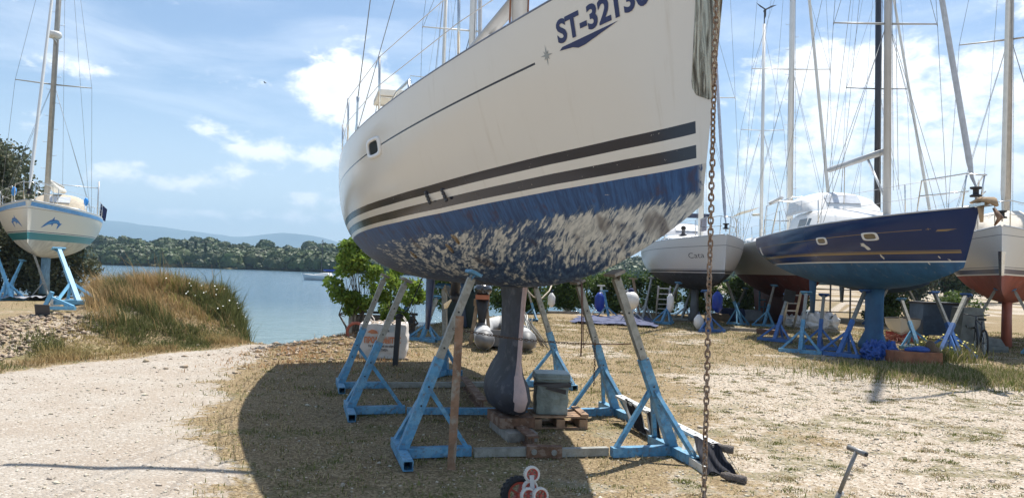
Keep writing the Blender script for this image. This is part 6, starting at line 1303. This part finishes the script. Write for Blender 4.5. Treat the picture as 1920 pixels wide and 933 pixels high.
for _ in range(3000):
    x = rg.uniform(-330, 420); y = 333+14*math.sin(x*.011)+8*math.sin(x*.031)+abs(rg.normal())*62+rg.random()*3
    if y > 520: continue
    if fbm(np.array([x*.03]), np.array([y*.05]), 2, 2)[0] < .12 and y > 350: continue
    crowns.append((x, y, rg.uniform(2.2, 5.2)))
Vs, Qs, Ts = [], [], []; o_ = 0
for (x, y, r_) in crowns:
    n = int(170*(r_/3.2)**2); d = rg.normal(size=(n, 3)); d /= np.linalg.norm(d, axis=1)[:, None]; d[:, 2] = np.abs(d[:, 2])*1.0-.15
    lump = 1+.22*np.sin(d[:, 0]*5+x)*np.cos(d[:, 1]*5+y)+.15*rg.random(n); h0 = float(hz(np.array([x]), np.array([y]))[0]); c = np.array([x, y, h0+r_*.75])
    P_ = c+d*lump[:, None]*r_*np.array([1, 1, .85]); a = rg.normal(size=(n, 3)); a -= d*(a*d).sum(1)[:, None]*.7; a /= np.linalg.norm(a, axis=1)[:, None]; b = np.cross(a, d); s_ = r_*.23
    V = np.stack([P_-a*s_, P_+b*s_, P_+a*s_, P_-b*s_], 1).reshape(-1, 3); Vs.append(V); Qs.append(np.arange(4*n).reshape(n, 4)+o_); o_ += 4*n
    tt = (.6+.7*rg.random())*np.ones((4*n, 1))*np.array([[1, 1, .9]])*(.8+.4*np.repeat(rg.random(n), 4)[:, None])+np.array([[.15, .05, 0]])*(rg.random()-.5); Ts.append(tt)
    # dark inside
wood_m = leafmat('far_wood_leaf', (.060, .085, .028), .1)
tag(npmesh('far_wood', np.concatenate(Vs), np.concatenate(Qs), wood_m, tint=np.concatenate(Ts)), 'dense green wood covering the far shore of the bay', 'wood', None, 'stuff')
for k, px in enumerate((350, 366, 385)):
    c = D(px, 480, 352); h0 = float(hz(np.array([c.x]), np.array([352.]))[0]); o = empty('cypress_tree', (c.x, 352, h0), ('slim dark cypress on the far shore, leftmost of three', 'slim dark cypress on the far shore, middle of three', 'slim dark cypress on the far shore, rightmost of three')[k], 'tree', 'cypresses on the far shore')
    Cc = np.array([(0, 0, 2+1.1*i) for i in range(9)]); V, Fq, t_ = leaves(Cc, [1.3-.11*i for i in range(9)], 700, .7, 1.2, rg); npmesh('crown', V, Fq, pinel, o, tint=t_); mb = MB(); mb.tube([(0, 0, -.5), (0, 0, 9)], [.2, .05], 6); mb.build('trunk', MATS['bark'], o, True)
for k, (px, Yh, w_) in enumerate(((535, 346, 6), (1080, 345, 9), (412, 362, 5))):
    c = D(px, 500, Yh); h0 = float(hz(np.array([c.x]), np.array([float(Yh)]))[0]); o = empty('house', (c.x, Yh-8, h0+.5), ('small pale house among the trees of the far shore', 'low white building on the shore seen under the cream bow', 'small reddish house on the far hillside')[k], 'house', 'houses on the far shore')
    mb = MB(); mb.box((0, 0, 1.5), (w_, 5, 3)); mb.build('wall', mat('far_plaster', (.6, .55, .46), .9), o); mb = MB(); mb.add([(-w_/2-.3, -2.8, 3), (w_/2+.3, -2.8, 3), (w_/2+.3, 2.8, 3), (-w_/2-.3, 2.8, 3), (-w_/2, 0, 4.1), (w_/2, 0, 4.1)], [(0, 1, 5, 4), (2, 3, 4, 5), (0, 4, 3), (1, 2, 5)]); mb.build('roof', mat('far_tiles', (.30, .16, .10), .9), o); mb = MB(); mb.box((-w_*.2, -2.51, 1.6), (.9, .05, 1.1)); mb.build('window', dark, o)
# mountains
def ridge(name, Yd, pts, m, depth=500):
    xs = []; 
    for i in range(161):
        px = -400+i*(2800/160); hpx = np.interp(px, [p[0] for p in pts], [p[1] for p in pts])+3.5*(fbm(np.array([px*.03]), np.array([Yd*.001]), 4)[0]-.47)*2
        hor = 510+.0332*(px-960); z = H+(hpx)/F*Yd; xs.append(((px-960)/F*Yd, z))
    V = []; 
    for x, z in xs:
        for j, (dy, k) in enumerate(((-900, -.02), (-450, .45), (-150, .85), (0, 1), (400, .8), (depth, .0))): V.append((x*(1+dy/Yd), Yd+dy+120*math.sin(x*.003+j), z*k))
    Fq = [(i*6+j, (i+1)*6+j, (i+1)*6+j+1, i*6+j+1) for i in range(160) for j in range(5)]
    tag(npmesh(name, V, Fq, m, smooth=True), kind='structure')
mtm = mat('mountain_scrub', (.07, .09, .07), .95, var=.3, scale=.004)
ridge('mountains', 6500, [(-400, 72), (215, 70), (260, 68), (330, 60), (400, 54), (410, 56), (425, 50), (470, 55), (530, 60), (590, 58), (640, 44), (700, 26), (900, 20), (1100, 24), (1180, 33), (1230, 36), (1400, 26), (1700, 40), (2400, 50)], mtm)
# ------------------------------------------------------------------ grasses, straw and stones
def scatter_pts(n, x0, x1, y0, y1, dens, rg):
    x = rg.uniform(x0, x1, n); y = y0+(y1-y0)*rg.random(n)**1.5; keep = rg.random(n) < dens(x, y); return x[keep], y[keep]
def inview(x, y, m=.6): return (np.abs(x-.0) < y*.72+m) & (coast(x, y) > .25)
def blades(name, x, y, hgt, wid, lean, m, tint, rg, label, z0=None, droop=.5, wind=0.0):
    n = len(x); z = ground_z(x, y) if z0 is None else z0; a = rg.random(n)*6.283; h_ = hgt*(.45+.8*rg.random(n)); l_ = lean*rg.random(n)**.8
    dx, dy = np.cos(a)*l_+wind, np.sin(a)*l_; c = a+1.57+rg.normal(size=n)*.6; wx, wy = np.cos(c)*wid/2, np.sin(c)*wid/2
    p0 = np.stack([x, y, z-.01], 1); p1 = p0+np.stack([dx*h_*.45, dy*h_*.45, h_*.55*(1-.25*l_)], 1); p2 = p0+np.stack([dx*h_*1.25, dy*h_*1.25, h_*(1-droop*l_)], 1)
    w_ = np.stack([wx, wy, 0*wx], 1); V = np.stack([p0-w_, p0+w_, p1+w_*.8, p1-w_*.8, p2], 1).reshape(-1, 3)
    b = np.arange(n)[:, None]*5; F1 = np.concatenate([b+np.array([[0, 1, 2]]), b+np.array([[0, 2, 3]]), b+np.array([[3, 2, 4]])])
    o = npmesh(name, V, F1, m, tint=np.repeat(tint, 5, 0)); return tag(o, label, 'grass', None, 'stuff')
blm = mat('blade', (1, 1, 1), .8, var=.02, trans=.3, tint=True, spec=.15)
rg = np.random.default_rng(11)
def strawcol(n, g, rg):    # mix of straw and green
    s_ = np.array([[.43, .345, .20]])*(.55+.75*rg.random((n, 1)))+rg.normal(size=(n, 3))*.01; s2 = np.array([[.15, .17, .045]])*(.55+.8*rg.random((n, 1)))
    k = (rg.random(n) < g)[:, None]; return np.clip(np.where(k, s2, s_), .01, 1)
# short yard grass
def dens_yard(x, y):
    r_, g_2, gn_ = masks(x, y); tuft = ss(fbm(x*2.2, y*2.2, 3, 3), .40, .58); d = embd(x, y)
    return np.clip((1-r_)*(1-.88*g_2)*(.30+.7*tuft)*inview(x, y)*(d < .2), 0, 1)
x, y = scatter_pts(520000, -13, 19, 3.4, 28, dens_yard, rg); _, g2, gn_ = masks(x, y)
t_ = strawcol(len(x), np.clip(gn_*1.1+.10, 0, .8), rg)
blades('dry_grass', x, y, (.040+.022*rg.random(len(x))+.0012*y)*(1-.5*g2), .0045+.0006*y, 1.15, blm, t_, rg, 'short dry yellow grass and straw over the yard', droop=.75)
# scattered tufts on gravel and track verge
tx_, ty_ = scatter_pts(4200, -9, 16, 3.4, 24, lambda x, y: inview(x, y)*(.12+.88*(masks(x, y)[1]))*(masks(x, y)[0] < .55)*(embd(x, y) < .2), rg)
k = rg.integers(0, len(tx_), 60000); x = tx_[k]+rg.normal(size=60000)*.035*(1+.8*rg.random(60000)); y = ty_[k]+rg.normal(size=60000)*.035; gsel = np.where(rg.random(len(tx_)) < .5, .8, .15)[k]
blades('gravel_tufts', x, y, .038, .004+.0005*y, 1.0, blm, strawcol(60000, gsel, rg), rg, 'small green and straw tufts scattered over the pale gravel', droop=.6)
# verge and mound
def bank(n, cond, hgt, col, green, name, label, wid=.012, lean=.7, wind=0.0, rng_=(-15, -4, 8, 23)):
    x = rg.uniform(rng_[0], rng_[1], n); y = rg.uniform(rng_[2], rng_[3], n); keep = (rg.random(n) < cond(x, y)) & (coast(x, y) > .1); x, y = x[keep], y[keep]; m_ = len(x)
    g3 = ss(fbm(x*1.1, y*1.1, 3, 1)+green, .4, .6)
    t_ = np.where((rg.random(m_) < g3)[:, None], np.array([[.14, .15, .055]]), np.array([col]))*(.55+.75*rg.random((m_, 1)))
    hv = hgt*(.45+1.15*ss(fbm(x*1.9+4, y*1.9, 3, 3), .28, .62))*(1+.9*(rg.random(m_) > .985))
    blades(name, x, y, hv, wid, lean, blm, t_, rg, label, droop=.45, wind=wind)
def mcond(x, y): return np.clip(2.6*mound(x, y)-.12, 0, 1)*(x > -.565*y-.8*ss(y, 17, 19)+.25*(fbm(x*3, y*3, 2)-.4))*(embd(x, y) > .5)
bank(90000, mcond, .33, (.46, .32, .155), -.02, 'tall_dry_grass', 'tall reddish dry grass covering the mound beside the track', .010, .55, -.18, (-11.6, -5.5, 14, 22))
bank(26000, lambda x, y: np.clip(np.exp(-((x+7.1-.0*(y))/.75)**2)*ss(y, 16.3, 17.4)*1.2, 0, 1)*(embd(x, y) > -.2), .36, (.26, .25, .08), .12, 'bank_weeds', 'green weeds on the water side of the mound', .018, .7, 0, (-9, -5.2, 16, 22))
bank(80000, lambda x, y: ss(embd(x, y), -.10, .15)*(1-ss(embd(x, y), .45, .9))*(y < 17.5)+.6*ss(embd(x, y), 0, .3)*(1-ss(embd(x, y), 1.6, 2.8))*(y > 13.6)*(y < 20), .12, (.38, .27, .13), .02, 'verge_grass', 'mixed green and dry grass strip along the left side of the track', .010, .8, 0, (-13, -4.6, 7, 21))
bank(5000, lambda x, y: (embd(x, y) > 2.6)*(fbm(x*1.4, y*1.4, 2, 2) > .52)*.8*(x < -9.8)+(embd(x, y) > .8)*(embd(x, y) < 2.6)*(fbm(x*1.8, y*1.8, 2, 3) > .60)*.7*(y < 16.5), .16, (.35, .28, .14), .05, 'bank_tufts', 'sparse tufts on the gravel bank', .012, .8, 0, (-19, -6, 9, 24))
bank(34000, lambda x, y: ss(embd(x, y), .2, .6)*(1-ss(embd(x, y), 2.4, 3.4))*ss(x+.0*y, -8.4, -7.7)*(y < 17.5), .13, (.36, .29, .13), .08, 'front_weeds', 'low green and dry weeds on the near face of the mound', .014, .9, 0, (-9, -4.6, 12, 18))
# straw on the spoil heap near the water
bank(30000, lambda x, y: np.exp(-((x+3.8)/.8)**2-((y-16.2)/1.9)**2)*1.1+.5*np.exp(-((x+3.2)/1.2)**2-((y-13.2)/1.2)**2), .07, (.45, .27, .14), -.5, 'straw_heap', 'brown straw and debris on the low heap by the water', .014, 1.2, 0, (-5.6, -1.0, 11, 19.5))
# daisies and yellow flowers
def flowers(name, P_, r_, m, label):
    V = []; Fq = []
    for (x, y, z) in P_:
        o_ = len(V); V.append((x, y, z)); a0 = random.random()*6; n = 6
        nx_, ny_ = random.uniform(-.5, .5), random.uniform(-.9, -.1)
        for k in range(n): a = a0+2*math.pi*k/n; V.append((x+r_*math.cos(a), y+r_*math.sin(a), z-ny_*r_*math.sin(a)+nx_*r_*math.cos(a)))
        for k in range(n): Fq.append((o_, o_+1+k, o_+1+(k+1) % n))
    return tag(npmesh(name, V, Fq, m), label, 'flowers', None, 'stuff')
P_ = []
for k in range(34):
    x, y = random.gauss(-7.0, .5), random.uniform(16.6, 19.4); P_.append((x, y, gz(x, y)+random.uniform(.25, .48)))
flowers('white_daisies', P_, .017, mat('daisy', (.8, .8, .72), .7), 'white daisies on the water side of the mound')
P_ = []
for k in range(55):
    c = g_(1770+random.gauss(0, 28), 668+random.gauss(0, 7)); P_.append((c.x, c.y, random.uniform(.12, .5)))
flowers('yellow_flowers', P_, .022, mat('yellow_petal', (.7, .62, .12), .7), 'small yellow flowers under the navy bow')
x = np.array([p[0] for p in P_]).repeat(60)+rg.normal(size=3300)*.12; y = np.array([p[1] for p in P_]).repeat(60)+rg.normal(size=3300)*.12
blades('weed_patch', x, y, .38, .012, .5, blm, strawcol(3300, .75, rg), rg, 'weeds with thin stems under the navy bow')
xx_ = rg.normal(size=16000)*1.2+8.4; yy_ = rg.normal(size=16000)*.8+13.9
blades('green_patch', xx_, yy_, .16, .012, .9, blm, strawcol(16000, .6, rg), rg, 'greener grass strip in front of the navy bow stands')
# pebbles
def pebbles(name, x, y, r_, label, m):
    n = len(x); base = np.array([(1, 0, 0), (0, 1, 0), (-1, 0, 0), (0, -1, 0), (.0, 0, .75), (.0, 0, -.5)], float); fs = np.array([(0, 1, 4), (1, 2, 4), (2, 3, 4), (3, 0, 4), (1, 0, 5), (2, 1, 5), (3, 2, 5), (0, 3, 5)])
    sc = r_[:, None]*np.stack([.8+.7*rg.random(n), .6+.5*rg.random(n), .5+.5*rg.random(n)], 1); a = rg.random(n)*6.283; B3 = base[None]+rg.normal(size=(n, 6, 3))*.16; L_ = B3*sc[:, None]
    c_, s_ = np.cos(a)[:, None], np.sin(a)[:, None]; V = np.stack([L_[..., 0]*c_-L_[..., 1]*s_+x[:, None], L_[..., 0]*s_+L_[..., 1]*c_+y[:, None], L_[..., 2]+ground_z(x, y)[:, None]+.15*r_[:, None]], -1).reshape(-1, 3)
    tt = (.55+.55*rg.random(n))[:, None]*np.array([[1, .93, .82]])+rg.normal(size=(n, 3))*.015
    return tag(npmesh(name, V, (np.arange(n)[:, None, None]*6+fs[None]).reshape(-1, 3), m, tint=np.repeat(np.clip(tt, 0, 1), 6, 0)), label, 'stones', None, 'stuff')
pm = mat('pebble', (.62, .58, .52), .9, var=.1, tint=True)
x, y = scatter_pts(230000, -9, 17, 3.4, 22, lambda x, y: inview(x, y)*(embd(x, y) < .1)*np.clip(.10+.9*masks(x, y)[1]*(1-masks(x, y)[0])+.16*masks(x, y)[0], 0, 1), rg)
rs_ = (.004+.010*rg.random(len(x))**3+.014*(rg.random(len(x)) > .985))*(1+.03*y); pebbles('gravel_stones', x, y, rs_, 'small pale limestone pebbles strewn over the yard and track', pm)
x = rg.uniform(-14, -6, 30000); y = rg.uniform(9, 18, 30000); kk = (x < -7.8)*(embd(x, y) > .6)*(embd(x, y) < 3.4)*(rg.random(30000) < .8)*(mound(x, y) < .12); x, y = x[kk], y[kk]
pebbles('bank_rubble', x, y, .015+.05*rg.random(len(x))**3, 'broken stones of the cut bank under the dolphin yacht', mat('bank_stone', (.40, .33, .27), .9, tint=True))
x = rg.normal(size=700)*.8-3.8; y = rg.normal(size=700)*1.7+15.8; pebbles('heap_rubble', x, y, .02+.06*rg.random(700)**3, 'broken stones on the low heap by the water', MATS['bank_stone'])
# ------------------------------------------------------------------ haze
hm_ = bpy.data.materials.new('air'); hm_.use_nodes = True; t = NT(hm_.node_tree); t.n.remove(t.n['Principled BSDF']); pv = t.new('ShaderNodeVolumePrincipled'); pv.inputs['Color'].default_value = (.50, .76, 1, 1); pv.inputs['Density'].default_value = .00022; pv.inputs['Anisotropy'].default_value = .0
t.l.new(pv.outputs[0], t.n['Material Output'].inputs['Volume'])
HAZE = True
if HAZE:
    mb = MB(); mb.box((0, 2950, 215), (11000, 8700, 440)); tag(mb.build('haze', hm_), 'thin blue haze over the bay', 'haze', None, 'stuff')
